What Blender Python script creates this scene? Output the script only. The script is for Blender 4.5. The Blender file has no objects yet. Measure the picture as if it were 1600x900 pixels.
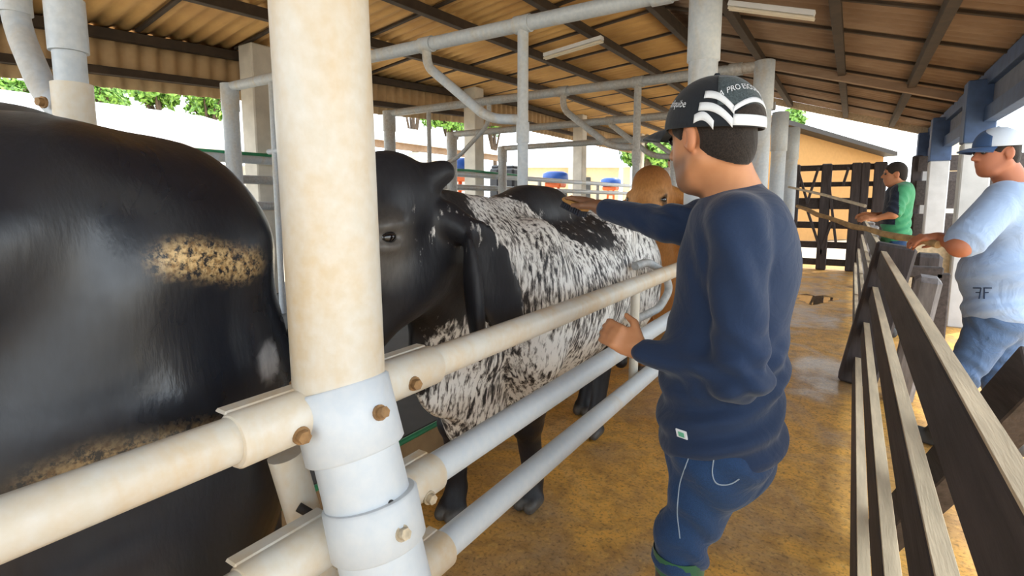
import bpy, bmesh, math, random
import numpy as np
from mathutils import Vector, Matrix

# ------------------------------------------------------------------ camera, sky, sun, exposure
scene = bpy.context.scene
COL = scene.collection
CAM_H, FPX, YAW, PITCH, SHIFT = 1.45, 820.0, math.radians(32.9), math.radians(6.5), -0.026
cd = bpy.data.cameras.new('camera')
cam = bpy.data.objects.new('camera', cd)
COL.objects.link(cam)
cd.sensor_width = 36.0
cd.lens = 36.0 * FPX / 1600.0
cd.shift_y = SHIFT
cd.clip_start, cd.clip_end = 0.05, 400
cam.location = (0, 0, CAM_H)
cam.rotation_euler = (math.pi / 2 - PITCH, 0, YAW)
scene.camera = cam
scene.view_settings.view_transform = 'Standard'
scene.view_settings.look = 'None'
scene.view_settings.gamma = 1.0
scene.view_settings.use_curve_mapping = False
scene.view_settings.exposure = 0.5

w = bpy.data.worlds.new('sky')
scene.world = w
w.use_nodes = True
bg = w.node_tree.nodes['Background']
bg.inputs['Color'].default_value = (0.86, 0.94, 1.0, 1)
bg.inputs['Strength'].default_value = 2.6

sd = bpy.data.lights.new('sun', 'SUN')
sun = bpy.data.objects.new('sun', sd)
COL.objects.link(sun)
sd.energy = 3.2
sd.angle = math.radians(2.0)
sd.color = (1.0, 0.93, 0.8)
SUN_DIR = Vector((0.35, 0.52, 0.95))       # towards the sun
sun.rotation_euler = SUN_DIR.to_track_quat('Z', 'Y').to_euler()
sun.location = (6, 10, 12)

# ------------------------------------------------------------------ view helpers (pixel of the photograph -> point of the place)
_cp, _sp = math.cos(PITCH), math.sin(PITCH)
_f = Vector((-math.sin(YAW) * _cp, math.cos(YAW) * _cp, -_sp))
_r = Vector((math.cos(YAW), math.sin(YAW), 0))
_u = _r.cross(_f)
PPY = 450 + SHIFT * 1600
O = Vector((0, 0, CAM_H))
def ray(px, py):
    return _f + _r * ((px - 800) / FPX) + _u * ((PPY - py) / FPX)
def at_x(px, py, X):
    d = ray(px, py); return O + d * (X / d.x)
def at_y(px, py, Y):
    d = ray(px, py); return O + d * (Y / d.y)
def at_z(px, py, Z):
    d = ray(px, py); return O + d * ((Z - CAM_H) / d.z)
def at_d(px, py, D):
    return O + ray(px, py) * D
def pix(p):
    q = Vector(p) - O
    z = q.dot(_f)
    return (800 + FPX * q.dot(_r) / z, PPY - FPX * q.dot(_u) / z)

rng = random.Random(7)
V = Vector

# ------------------------------------------------------------------ materials
MAT = {}
def srgb(r, g, b):
    f = lambda c: (c / 255 / 12.92) if c / 255 <= 0.04045 else ((c / 255 + 0.055) / 1.055) ** 2.4
    return (f(r), f(g), f(b), 1)
class NT:
    def __init__(s, name):
        s.m = bpy.data.materials.new(name); s.m.use_nodes = True
        s.t = s.m.node_tree; s.b = s.t.nodes['Principled BSDF']
        MAT[name] = s.m
    def n(s, kind, **kw):
        x = s.t.nodes.new(kind)
        for k, v in kw.items():
            if hasattr(x, k): setattr(x, k, v)
            else: x.inputs[k].default_value = v
        return x
    def l(s, a, b): s.t.links.new(a, b)
    def coord(s, scale=(1, 1, 1), rot=(0, 0, 0), kind='Object'):
        tc = s.n('ShaderNodeTexCoord'); mp = s.n('ShaderNodeMapping')
        mp.inputs['Scale'].default_value = scale; mp.inputs['Rotation'].default_value = rot
        s.l(tc.outputs[kind], mp.inputs['Vector']); return mp.outputs['Vector']
    def noise(s, vec, scale, detail=4, rough=0.55, dist=0.0):
        x = s.n('ShaderNodeTexNoise'); x.inputs['Scale'].default_value = scale
        x.inputs['Detail'].default_value = detail; x.inputs['Roughness'].default_value = rough
        x.inputs['Distortion'].default_value = dist
        s.l(vec, x.inputs['Vector']); return x.outputs['Fac']
    def ramp(s, fac, stops):
        x = s.n('ShaderNodeValToRGB'); e = x.color_ramp.elements
        e[0].position, e[0].color = stops[0][0], stops[0][1]
        e[1].position, e[1].color = stops[-1][0], stops[-1][1]
        for p, c in stops[1:-1]:
            k = e.new(p); k.color = c
        s.l(fac, x.inputs['Fac']); return x.outputs['Color']
    def mix(s, fac, a, b, mode='MIX'):
        x = s.n('ShaderNodeMix'); x.data_type = 'RGBA'; x.blend_type = mode
        for sock, v in ((x.inputs[0], fac), (x.inputs[6], a), (x.inputs[7], b)):
            if hasattr(v, 'is_linked') or hasattr(v, 'node'): s.l(v, sock)
            else: sock.default_value = v
        return x.outputs[2]
    def attr(s, name):
        x = s.n('ShaderNodeAttribute'); x.attribute_name = name; return x
    def bump(s, h, strength, dist=0.01):
        x = s.n('ShaderNodeBump'); x.inputs['Strength'].default_value = strength; x.inputs['Distance'].default_value = dist
        s.l(h, x.inputs['Height']); s.l(x.outputs['Normal'], s.b.inputs['Normal'])
    def base(s, c):
        if hasattr(c, 'node'): s.l(c, s.b.inputs['Base Color'])
        else: s.b.inputs['Base Color'].default_value = c
    def pbr(s, rough=0.6, metal=0.0, spec=0.5):
        s.b.inputs['Roughness'].default_value = rough; s.b.inputs['Metallic'].default_value = metal
        s.b.inputs['Specular IOR Level'].default_value = spec
BW = lambda v: (v, v, v, 1)

def simple(name, c, rough=0.6, metal=0.0, spec=0.5, var=0.15, scale=8, bump=0.0, bscale=40, stretch=(1, 1, 1)):
    t = NT(name)
    v = t.coord(stretch)
    f = t.noise(v, scale)
    d = tuple(max(0, x * (1 - var)) for x in c[:3]) + (1,); e = tuple(min(1, x * (1 + var)) for x in c[:3]) + (1,)
    t.base(t.ramp(f, [(0.3, d), (0.7, e)]))
    t.pbr(rough, metal, spec)
    if bump: t.bump(t.noise(v, bscale), bump)
    return t.m

def metal(name, clean, stain, amount, rough=0.42):
    t = NT(name)
    v = t.coord((1, 1, 0.35))
    f = t.noise(v, 5.0, 6, 0.6, 0.6)
    g = t.noise(t.coord(), 45, 3)
    c = t.mix(t.ramp(f, [(amount - 0.12, BW(0)), (amount + 0.14, BW(1))]), clean, stain)
    c = t.mix(t.ramp(g, [(0.35, BW(0.0)), (0.75, BW(0.35))]), c, (0.75, 0.75, 0.74, 1))
    t.base(c); t.pbr(rough, 0.0, 0.45); t.bump(g, 0.12, 0.004)
    return t.m
metal('galvanised', (0.46, 0.51, 0.56, 1), (0.50, 0.42, 0.30, 1), 0.62)
metal('galvanised_stained', (0.62, 0.59, 0.52, 1), (0.62, 0.45, 0.24, 1), 0.54)
metal('galvanised_cream', (0.66, 0.62, 0.53, 1), (0.66, 0.47, 0.25, 1), 0.55)
metal('galvanised_grey', (0.34, 0.36, 0.37, 1), (0.36, 0.30, 0.23, 1), 0.56)
metal('galvanised_bright', (0.58, 0.63, 0.68, 1), (0.58, 0.49, 0.36, 1), 0.68)
simple('bolt_rust', (0.30, 0.17, 0.07, 1), 0.7, 0.2, var=0.3, scale=60)
simple('bolt_zinc', (0.50, 0.43, 0.32, 1), 0.5, 0.4, var=0.3, scale=60)
simple('dark_steel', (0.02, 0.015, 0.012, 1), 0.6)
simple('concrete', (0.55, 0.51, 0.44, 1), 0.85, var=0.15, scale=4, bump=0.1)
simple('concrete_grey', (0.55, 0.56, 0.58, 1), 0.85, var=0.12, scale=4, bump=0.1)
simple('white_wall', (0.80, 0.78, 0.74, 1), 0.9, var=0.05)
simple('cream_wall', (0.80, 0.62, 0.40, 1), 0.9, var=0.06)
simple('ochre_wall', (0.42, 0.225, 0.075, 1), 0.9, var=0.06)
simple('white_roof', (0.82, 0.83, 0.84, 1), 0.6, var=0.08, scale=3)
simple('dark_timber', (0.060, 0.048, 0.046, 1), 0.75, var=0.35, scale=6, bump=0.25, bscale=20, stretch=(5, 0.5, 5))
simple('dark_timber_upright', (0.060, 0.050, 0.052, 1), 0.75, var=0.35, scale=6, bump=0.25, bscale=20, stretch=(5, 5, 0.5))
simple('pale_timber', (0.62, 0.50, 0.34, 1), 0.8, var=0.2, scale=6, bump=0.2, stretch=(5, 0.5, 5))
simple('grey_timber', (0.30, 0.29, 0.30, 1), 0.85, var=0.3, scale=5, bump=0.25, stretch=(6, 6, 0.8))
simple('roof_beam', (0.045, 0.028, 0.016, 1), 0.8, var=0.3)
simple('blue_paint', (0.045, 0.085, 0.19, 1), 0.6, var=0.2)
simple('grey_blue_panel', (0.16, 0.17, 0.22, 1), 0.8, var=0.15)
simple('pole_wood', (0.42, 0.28, 0.13, 1), 0.7, var=0.35, scale=20, bump=0.2)
simple('pole_pale', (0.62, 0.52, 0.38, 1), 0.7, var=0.2, scale=20)
simple('bark', (0.09, 0.06, 0.04, 1), 0.9, var=0.3, bump=0.3)
simple('hose_green', (0.02, 0.24, 0.10, 1), 0.45, var=0.2)
simple('orange_paint', (0.75, 0.13, 0.015, 1), 0.5, var=0.15)
simple('blue_plastic', (0.02, 0.09, 0.38, 1), 0.4, var=0.15)
simple('white_plastic', (0.80, 0.82, 0.85, 1), 0.5, var=0.04)
simple('rubber_dark', (0.055, 0.055, 0.055, 1), 0.8, var=0.25, scale=3)
simple('black_plastic', (0.02, 0.022, 0.028, 1), 0.5)
simple('tube_white', (0.82, 0.74, 0.60, 1), 0.4, var=0.03)

def corrugated(name, c, d):
    t = NT(name)
    v = t.coord((1, 1, 1))
    f = t.noise(v, 1.2, 5, 0.6)
    g = t.noise(t.coord((1.2, 9, 9)), 2.0, 4)
    col = t.ramp(f, [(0.3, d), (0.68, c)])
    t.base(t.mix(t.ramp(g, [(0.4, BW(0)), (0.7, BW(0.45))]), col, d))
    t.pbr(0.75); return t.m
corrugated('roof_sheet_gold', (0.74, 0.45, 0.16, 1), (0.50, 0.27, 0.09, 1))
corrugated('roof_sheet_brown', (0.36, 0.25, 0.17, 1), (0.20, 0.12, 0.07, 1))
corrugated('skirt_sheet', (0.60, 0.41, 0.22, 1), (0.42, 0.27, 0.13, 1))

# wet dirty aisle floor: ochre manure film over concrete, glossy where wet
t = NT('floor_dirt')
v = t.coord()
a = t.noise(v, 1.1, 6, 0.6, 0.8); b = t.noise(v, 9.0, 6, 0.65, 0.4); c = t.noise(v, 60, 3)
col = t.ramp(a, [(0.34, (0.46, 0.31, 0.17, 1)), (0.46, (0.62, 0.34, 0.10, 1)), (0.56, (0.86, 0.45, 0.085, 1)), (0.70, (0.72, 0.44, 0.19, 1))])
col = t.mix(t.ramp(b, [(0.44, BW(0)), (0.64, BW(0.5))]), col, (0.30, 0.15, 0.04, 1))
col = t.mix(t.ramp(c, [(0.52, BW(0)), (0.70, BW(0.6))]), col, (0.08, 0.05, 0.02, 1))
d_ = t.noise(v, 24, 5, 0.7, 0.5)
col = t.mix(t.ramp(d_, [(0.55, BW(0)), (0.68, BW(0.55))]), col, (0.80, 0.50, 0.16, 1))
col = t.mix(t.ramp(d_, [(0.30, BW(0.6)), (0.40, BW(0))]), col, (0.14, 0.075, 0.022, 1))
t.base(col)
r = t.ramp(a, [(0.38, BW(0.30)), (0.62, BW(0.75))]); t.l(r, t.b.inputs['Roughness'])
t.b.inputs['Specular IOR Level'].default_value = 0.45
t.bump(b, 0.35, 0.012)
simple('ground_pale', (0.66, 0.56, 0.42, 1), 0.9, var=0.15, scale=1.5, bump=0.1)
simple('ledge_side', (0.30, 0.19, 0.09, 1), 0.8, var=0.25, scale=4, bump=0.2)
t = NT('foliage'); v = t.coord(); f = t.noise(v, 6)
t.base(t.ramp(f, [(0.35, (0.03, 0.10, 0.015, 1)), (0.65, (0.30, 0.55, 0.08, 1))])); t.pbr(0.6)
t.b.inputs['Subsurface Weight'].default_value = 0.0
t = NT('foliage_dark'); v = t.coord(); f = t.noise(v, 6)
t.base(t.ramp(f, [(0.35, (0.006, 0.03, 0.012, 1)), (0.65, (0.04, 0.14, 0.04, 1))])); t.pbr(0.6)

# water film / plastic scrap
t = NT('puddle_water'); t.base((0.16, 0.10, 0.05, 1)); t.pbr(0.04, 0, 0.8)

# coats: colour comes from an attribute of the body, speckles from stretched noise where the "speckle" attribute says so
def coat(name, rough=0.5, spec=0.4, bump=0.15):
    t = NT(name)
    a = t.attr('Col'); sp = t.attr('speckle'); dirt = t.attr('dirt')
    v = t.coord((1, 1, 0.24), (0.25, 0.1, 0))
    n1 = t.noise(v, 62, 4, 0.6, 0.3); n2 = t.noise(t.coord(), 5, 3)
    thr = t.n('ShaderNodeMath', operation='MULTIPLY_ADD'); t.l(n2, thr.inputs[0]); thr.inputs[1].default_value = 0.42; thr.inputs[2].default_value = -0.21
    ad = t.n('ShaderNodeMath', operation='ADD'); t.l(n1, ad.inputs[0]); t.l(thr.outputs[0], ad.inputs[1])
    pat = t.ramp(ad.outputs[0], [(0.37, (0.022, 0.020, 0.024, 1)), (0.45, (0.30, 0.28, 0.26, 1)), (0.54, (0.84, 0.82, 0.79, 1))])
    h = t.noise(t.coord((1, 1, 0.3)), 90, 3)
    basec = t.mix(t.ramp(h, [(0.3, BW(0)), (0.8, BW(0.35))]), a.outputs['Color'], BW(0.0))
    rg = t.n('ShaderNodeMath', operation='MULTIPLY_ADD'); t.l(t.noise(t.coord((1, 1, .4)), 26, 5, 0.65), rg.inputs[0]); rg.inputs[1].default_value = 1.1; rg.inputs[2].default_value = -.55
    rs = t.n('ShaderNodeMath', operation='ADD'); t.l(rg.outputs[0], rs.inputs[0]); t.l(sp.outputs['Fac'], rs.inputs[1])
    c = t.mix(t.ramp(rs.outputs[0], [(0.43, BW(0)), (0.55, BW(1))]), basec, pat)
    dn = t.noise(t.coord(), 70, 4, 0.7)
    da = t.n('ShaderNodeMath', operation='MULTIPLY'); t.l(dirt.outputs['Fac'], da.inputs[0]); t.l(t.ramp(dn, [(0.40, BW(0)), (0.52, BW(1))]), da.inputs[1])
    c = t.mix(da.outputs[0], c, t.ramp(t.noise(t.coord(), 120, 2), [(0.35, (0.30, 0.17, 0.06, 1)), (0.60, (0.72, 0.52, 0.26, 1))]))
    t.base(c); t.pbr(rough, 0, spec); t.bump(h, bump, 0.006)
    rr = t.ramp(t.noise(t.coord(), 3.5, 4, .6, .5), [(0.35, BW(max(rough - .10, .1))), (0.65, BW(min(rough + .18, 1)))]); t.l(rr, t.b.inputs['Roughness'])
    return t.m
coat('coat_black', 0.34, 0.7, 0.12)
coat('coat_speckled', 0.46, 0.4, 0.2)
coat('coat_brown', 0.6, 0.3, 0.1)
simple('eye_dark', (0.008, 0.006, 0.006, 1), 0.08, spec=0.8, var=0.0)
simple('eye_white', (0.7, 0.66, 0.6, 1), 0.2, var=0.0)

t = NT('skin'); a = t.attr('Col'); f = t.noise(t.coord(), 35, 4)
t.base(t.mix(t.ramp(f, [(0.3, BW(0)), (0.8, BW(0.25))]), a.outputs['Color'], (0.42, 0.14, 0.06, 1))); t.pbr(0.5, 0, 0.4)
t.b.inputs['Subsurface Weight'].default_value = 0.08; t.b.inputs['Subsurface Radius'].default_value = (0.01, 0.004, 0.002)

def cloth(name, c, var=0.12, fold=0.5, rough=0.8, weave=700, stretch=(1, 1, 1)):
    t = NT(name)
    v = t.coord(stretch); f = t.noise(v, 7, 4, 0.5, 1.2); g = t.noise(t.coord(), weave, 1)
    d = tuple(x * (1 - var) for x in c[:3]) + (1,); e = tuple(min(1, x * (1 + var)) for x in c[:3]) + (1,)
    t.base(t.ramp(g, [(0.3, d), (0.7, e)])); t.pbr(rough, 0, 0.25)
    t.bump(f, fold, 0.035)
    t.b.inputs['Sheen Weight'].default_value = 0.15
    return t.m
cloth('navy_knit', (0.014, 0.030, 0.075, 1), 0.1, 0.25, stretch=(1, 1, 1.3))
cloth('denim_blue', (0.015, 0.044, 0.115, 1), 0.3, 0.4, stretch=(1, 1, 1.4))
cloth('denim_faded', (0.085, 0.145, 0.27, 1), 0.25, 0.7)
cloth('tee_blue', (0.33, 0.44, 0.64, 1), 0.05, 0.5)
cloth('polo_green', (0.05, 0.26, 0.12, 1), 0.08, 0.5)
cloth('polo_navy', (0.012, 0.018, 0.035, 1), 0.08, 0.4)
cloth('cap_black', (0.014, 0.018, 0.025, 1), 0.2, 0.15)
cloth('cap_mesh', (0.055, 0.075, 0.085, 1), 0.4, 0.1, weave=260)
cloth('cap_blue', (0.045, 0.095, 0.22, 1), 0.1, 0.1)
cloth('cap_white', (0.62, 0.70, 0.82, 1), 0.06, 0.1)
cloth('white_fabric', (0.78, 0.82, 0.87, 1), 0.04, 0.05)
cloth('stitch_pale', (0.30, 0.37, 0.45, 1), 0.1, 0.05)
cloth('hair_dark', (0.020, 0.014, 0.011, 1), 0.5, 0.3, weave=300)
cloth('rubber_green', (0.03, 0.12, 0.06, 1), 0.1, 0.0, rough=0.4)
cloth('rubber_boot', (0.035, 0.032, 0.028, 1), 0.1, 0.0, rough=0.45)
simple('brush_wood', (0.62, 0.33, 0.10, 1), 0.5, var=0.15, scale=30)
simple('brush_bristle', (0.02, 0.025, 0.04, 1), 0.8)
simple('tag_green', (0.12, 0.42, 0.28, 1), 0.6)
simple('print_navy', (0.02, 0.04, 0.09, 1), 0.7)

# ------------------------------------------------------------------ object helpers
def link(o, parent=None):
    COL.objects.link(o)
    if parent is not None: o.parent = parent
    return o
def tag(o, label=None, cat=None, group=None, kind=None):
    if label: o['label'] = label
    if cat: o['category'] = cat
    if group: o['group'] = group
    if kind: o['kind'] = kind
    return o
def thing(name, label, cat, loc=(0, 0, 0), group=None):
    o = bpy.data.objects.new(name, None); o.empty_display_size = 0.1
    link(o); o.location = loc
    return tag(o, label, cat, group)
def place(o, parent):
    """world-space mesh under a parent that only has a location"""
    if parent is not None:
        p = parent; off = Vector((0, 0, 0))
        while p is not None:
            off += p.location; p = p.parent
        o.data.transform(Matrix.Translation(-off))
        o.parent = parent
    return o
def mesh(name, verts, faces, mat, parent=None, smooth=False, flat=()):
    m = bpy.data.meshes.new(name)
    m.from_pydata([tuple(x) for x in verts], [], [tuple(f) for f in faces])
    mats = mat if isinstance(mat, (list, tuple)) else [mat]
    for k in mats: m.materials.append(MAT[k])
    if smooth:
        m.polygons.foreach_set('use_smooth', [True] * len(m.polygons))
        for i in flat: m.polygons[i].use_smooth = False
    o = bpy.data.objects.new(name, m)
    COL.objects.link(o)
    return place(o, parent)

def frame_of(d):
    d = d.normalized()
    a = Vector((0, 0, 1)) if abs(d.z) < 0.9 else Vector((1, 0, 0))
    x = d.cross(a).normalized(); return x, d.cross(x).normalized()

class MB:
    """collects shapes that become ONE mesh object"""
    def __init__(s): s.v = []; s.f = []; s.flat = []; s.mi = []; s.cur = 0
    def add(s, vs, fs, smooth=False):
        n = len(s.v); s.v += [Vector(x) for x in vs]
        for f in fs:
            if not smooth: s.flat.append(len(s.f))
            s.f.append([i + n for i in f]); s.mi.append(s.cur)
    def box(s, c, size, ax=None, bev=0.0):
        """bevelled box: centre, size, axes (3 unit vectors)"""
        c = Vector(c); ax = ax or (Vector((1, 0, 0)), Vector((0, 1, 0)), Vector((0, 0, 1)))
        h = [x / 2 for x in size]
        bev = min(bev, min(h) * 0.9)
        if bev <= 0:
            vs = [c + ax[0] * h[0] * a + ax[1] * h[1] * b + ax[2] * h[2] * d for d in (-1, 1) for b in (-1, 1) for a in (-1, 1)]
            s.add(vs, [(0, 2, 3, 1), (4, 5, 7, 6), (0, 1, 5, 4), (2, 6, 7, 3), (0, 4, 6, 2), (1, 3, 7, 5)]); return
        bm = bmesh.new(); bmesh.ops.create_cube(bm, size=2.0)
        for q in bm.verts: q.co = Vector((q.co.x * h[0], q.co.y * h[1], q.co.z * h[2]))
        bmesh.ops.bevel(bm, geom=list(bm.edges), offset=bev, segments=1, profile=0.5, affect='EDGES')
        bm.verts.index_update()
        vs = [c + ax[0] * q.co.x + ax[1] * q.co.y + ax[2] * q.co.z for q in bm.verts]
        s.add(vs, [[q.index for q in f.verts] for f in bm.faces]); bm.free()
    def bar(s, a, b, wd, th, up=(0, 0, 1), bev=0.004):
        """plank from a to b: wd along 'up', th across"""
        a, b = Vector(a), Vector(b); d = (b - a); L = d.length; d.normalize()
        y = d.cross(Vector(up)).normalized(); z = y.cross(d).normalized()
        s.box((a + b) / 2, (L, th, wd), (d, y, z), bev)
    def tube(s, pts, r, seg=20, caps=True, r2=None):
        pts = [Vector(p) for p in pts]; n = len(pts)
        rs = r if isinstance(r, (list, tuple)) else [r] * n
        d0 = (pts[1] - pts[0]).normalized(); x, y = frame_of(d0)
        vs = []; 
        for i, p in enumerate(pts):
            if i == 0: d = d0
            elif i == n - 1: d = (pts[i] - pts[i - 1]).normalized()
            else: d = ((pts[i + 1] - pts[i]).normalized() + (pts[i] - pts[i - 1]).normalized()).normalized()
            x = (x - d * x.dot(d)).normalized(); y = d.cross(x)
            for k in range(seg):
                t = 2 * math.pi * k / seg
                vs.append(p + (x * math.cos(t) + y * math.sin(t)) * rs[i])
        fs = [(i * seg + k, i * seg + (k + 1) % seg, (i + 1) * seg + (k + 1) % seg, (i + 1) * seg + k) for i in range(n - 1) for k in range(seg)]
        s.add(vs, fs, True)
        if caps:
            s.add(vs[:seg], [list(range(seg))[::-1]]); s.add(vs[-seg:], [list(range(seg))])
    def build(s, name, mat, parent=None):
        o = mesh(name, s.v, s.f, mat, parent, True, s.flat)
        if isinstance(mat, (list, tuple)): o.data.polygons.foreach_set('material_index', s.mi)
        return o

def fillet(pts, rad, n=7):
    """round the corners of a polyline"""
    pts = [Vector(p) for p in pts]; out = [pts[0]]
    for i in range(1, len(pts) - 1):
        p, a, b = pts[i], pts[i - 1], pts[i + 1]
        da, db = (a - p), (b - p); ra = min(rad, da.length * 0.49, db.length * 0.49)
        s, e = p + da.normalized() * ra, p + db.normalized() * ra
        for k in range(n + 1):
            t = k / n; out.append(s * (1 - t) ** 2 + p * 2 * t * (1 - t) + e * t * t)
    out.append(pts[-1]); return out

def text_mesh(body, size, extrude=0.0):
    cu = bpy.data.curves.new('lettering', 'FONT'); cu.body = body; cu.size = size; cu.extrude = extrude
    cu.align_x = 'CENTER'; cu.align_y = 'CENTER'
    o = bpy.data.objects.new('lettering', cu); COL.objects.link(o)
    bpy.context.view_layer.update()
    me = o.evaluated_get(bpy.context.evaluated_depsgraph_get()).to_mesh()
    vs = [v.co.copy() for v in me.vertices]; fs = [list(p.vertices) for p in me.polygons]
    bpy.data.objects.remove(o); bpy.data.curves.remove(cu)
    return vs, fs

# ------------------------------------------------------------------ organic bodies: blended round cones and ellipsoids -> one continuous skin
class Body:
    def __init__(s): s.p = []
    def rc(s, a, b, ra, rb, k=0.03, op='+'): s.p.append(('rc', np.array(a, float), np.array(b, float), ra, rb, k, op)); return s
    def el(s, c, r, ax=None, k=0.03, op='+'):
        R = np.eye(3) if ax is None else np.array([list(q) for q in ax], float)
        s.p.append(('el', np.array(c, float), np.array(r, float), R, None, k, op)); return s
    def half(s, c, n, k=0.004):
        s.p.append(('pl', np.array(c, float), np.array(Vector(n).normalized(), float), None, None, k, '&')); return s
    def chain(s, pts, rs, k=0.03):
        for i in range(len(pts) - 1): s.rc(pts[i], pts[i + 1], rs[i], rs[i + 1], k)
        return s
    def verts(s, cell):
        lo = np.full(3, 1e9); hi = -lo
        for q in s.p:
            if q[6] != '+': continue
            if q[0] == 'rc':
                m = max(q[3], q[4]); a = np.minimum(q[1], q[2]) - m; b = np.maximum(q[1], q[2]) + m
            else:
                m = q[2].max(); a = q[1] - m; b = q[1] + m
            lo = np.minimum(lo, a); hi = np.maximum(hi, b)
        lo -= cell * 4; hi += cell * 4
        n = np.ceil((hi - lo) / cell).astype(int) + 1
        F = np.full(n, 0.5, np.float32)
        axs = [(lo[i] + cell * np.arange(n[i])).astype(np.float32) for i in range(3)]
        for q in s.p:
            k = q[5]; mg = k + cell * 3
            if q[0] == 'rc':
                m = max(q[3], q[4]) + mg; a = np.minimum(q[1], q[2]) - m; b = np.maximum(q[1], q[2]) + m
            elif q[0] == 'el':
                m = q[2].max() + mg; a = q[1] - m; b = q[1] + m
            else: a, b = lo, hi
            i0 = np.clip(np.floor((a - lo) / cell).astype(int), 0, n - 1); i1 = np.clip(np.ceil((b - lo) / cell).astype(int) + 1, 1, n)
            if (i1 <= i0).any(): continue
            sl = tuple(slice(i0[i], i1[i]) for i in range(3))
            X = axs[0][sl[0]][:, None, None]; Y = axs[1][sl[1]][None, :, None]; Z = axs[2][sl[2]][None, None, :]
            if q[0] == 'rc':
                ab = (q[2] - q[1]); L2 = max(float(ab @ ab), 1e-9)
                px, py, pz = X - q[1][0], Y - q[1][1], Z - q[1][2]
                t = np.clip((px * ab[0] + py * ab[1] + pz * ab[2]) / L2, 0, 1)
                d = np.sqrt((px - t * ab[0]) ** 2 + (py - t * ab[1]) ** 2 + (pz - t * ab[2]) ** 2) - (q[3] + (q[4] - q[3]) * t)
            elif q[0] == 'el':
                px, py, pz = X - q[1][0], Y - q[1][1], Z - q[1][2]
                R = q[3]; r = q[2]; k0 = 0; k1 = 0
                for i in range(3):
                    w_ = px * R[i][0] + py * R[i][1] + pz * R[i][2]
                    k0 = k0 + (w_ / r[i]) ** 2; k1 = k1 + (w_ / r[i] ** 2) ** 2
                k0 = np.sqrt(k0); k1 = np.sqrt(k1) + 1e-6
                d = k0 * (k0 - 1) / k1
            else:
                d = (X - q[1][0]) * q[2][0] + (Y - q[1][1]) * q[2][1] + (Z - q[1][2]) * q[2][2]
            f = F[sl]
            if q[6] == '+':
                h = np.clip(0.5 + 0.5 * (d - f) / k, 0, 1); F[sl] = d * (1 - h) + f * h - k * h * (1 - h)
            else:
                if q[6] == '-': d = -d
                h = np.clip(0.5 - 0.5 * (d - f) / k, 0, 1); F[sl] = d * (1 - h) + f * h + k * h * (1 - h)
        ins = F < 0
        c = np.zeros(np.array(n) - 1, np.int8)
        for i in (0, 1):
            for j in (0, 1):
                for l in (0, 1): c += ins[i:n[0] - 1 + i, j:n[1] - 1 + j, l:n[2] - 1 + l]
        act = (c > 0) & (c < 8)
        idx = np.full(act.shape, -1, np.int64); cells = np.argwhere(act); idx[act] = np.arange(len(cells))
        P = np.zeros((len(cells), 3)); W = np.zeros(len(cells))
        corner = [(i, j, l) for i in (0, 1) for j in (0, 1) for l in (0, 1)]
        vals = {q: F[cells[:, 0] + q[0], cells[:, 1] + q[1], cells[:, 2] + q[2]] for q in corner}
        for a in corner:
            for ax in range(3):
                if a[ax]: continue
                b = list(a); b[ax] = 1; b = tuple(b)
                va, vb = vals[a], vals[b]; cr = (va < 0) != (vb < 0)
                t = np.where(cr, va / np.where(cr, va - vb, 1), 0)
                pt = np.array(a, float)[None, :].repeat(len(cells), 0); pt[:, ax] += t
                P[cr] += pt[cr]; W[cr] += 1
        P = lo + (cells + P / W[:, None]) * cell
        faces = []
        for ax in range(3):
            o1, o2 = [(1, 2), (2, 0), (0, 1)][ax]
            s0 = [slice(None)] * 3; s1 = [slice(None)] * 3
            s0[ax] = slice(0, n[ax] - 1); s1[ax] = slice(1, n[ax])
            A = ins[tuple(s0)]; B = ins[tuple(s1)]
            e = np.argwhere(A != B)
            e = e[(e[:, o1] > 0) & (e[:, o2] > 0) & (e[:, o1] < n[o1] - 1) & (e[:, o2] < n[o2] - 1)]
            q = []
            for d1, d2 in ((0, 0), (1, 0), (1, 1), (0, 1)):
                g = e.copy(); g[:, o1] -= d1; g[:, o2] -= d2
                q.append(idx[g[:, 0], g[:, 1], g[:, 2]])
            q = np.stack(q, 1)
            flip = ~A[e[:, 0], e[:, 1], e[:, 2]]
            q[flip] = q[flip][:, ::-1]
            faces.append(q[:, ::-1])
        Fc = np.concatenate(faces)
        Fc = Fc[(Fc >= 0).all(1)]
        return P, Fc[:, ::-1]
    def build(s, name, cell, mat, parent=None, attrs=None, relax=1, disp=None):
        P, Fc = s.verts(cell)
        for _ in range(relax):                                  # light smoothing of the skin
            acc = np.zeros_like(P); cnt = np.zeros(len(P))
            for i in range(4):
                a, b = Fc[:, i], Fc[:, (i + 1) % 4]
                np.add.at(acc, a, P[b]); np.add.at(cnt, a, 1)
                np.add.at(acc, b, P[a]); np.add.at(cnt, b, 1)
            P = P * 0.5 + 0.5 * acc / np.maximum(cnt, 1)[:, None]
        if disp is not None:                                    # folds of the cloth
            fn_ = np.cross(P[Fc[:, 2]] - P[Fc[:, 0]], P[Fc[:, 3]] - P[Fc[:, 1]]); N = np.zeros_like(P)
            for i in range(4): np.add.at(N, Fc[:, i], fn_)
            N /= np.maximum(np.linalg.norm(N, axis=1), 1e-9)[:, None]
            P = P + N * disp(P)[:, None]
        m = bpy.data.meshes.new(name)
        m.vertices.add(len(P)); m.vertices.foreach_set('co', P.astype(np.float32).ravel())
        m.loops.add(Fc.size); m.loops.foreach_set('vertex_index', Fc.astype(np.int32).ravel())
        m.polygons.add(len(Fc)); m.polygons.foreach_set('loop_start', np.arange(0, Fc.size, 4, dtype=np.int32))
        m.polygons.foreach_set('loop_total', np.full(len(Fc), 4, np.int32))
        m.update(calc_edges=True); m.validate()
        m.polygons.foreach_set('use_smooth', [True] * len(m.polygons))
        m.materials.append(MAT[mat])
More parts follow.
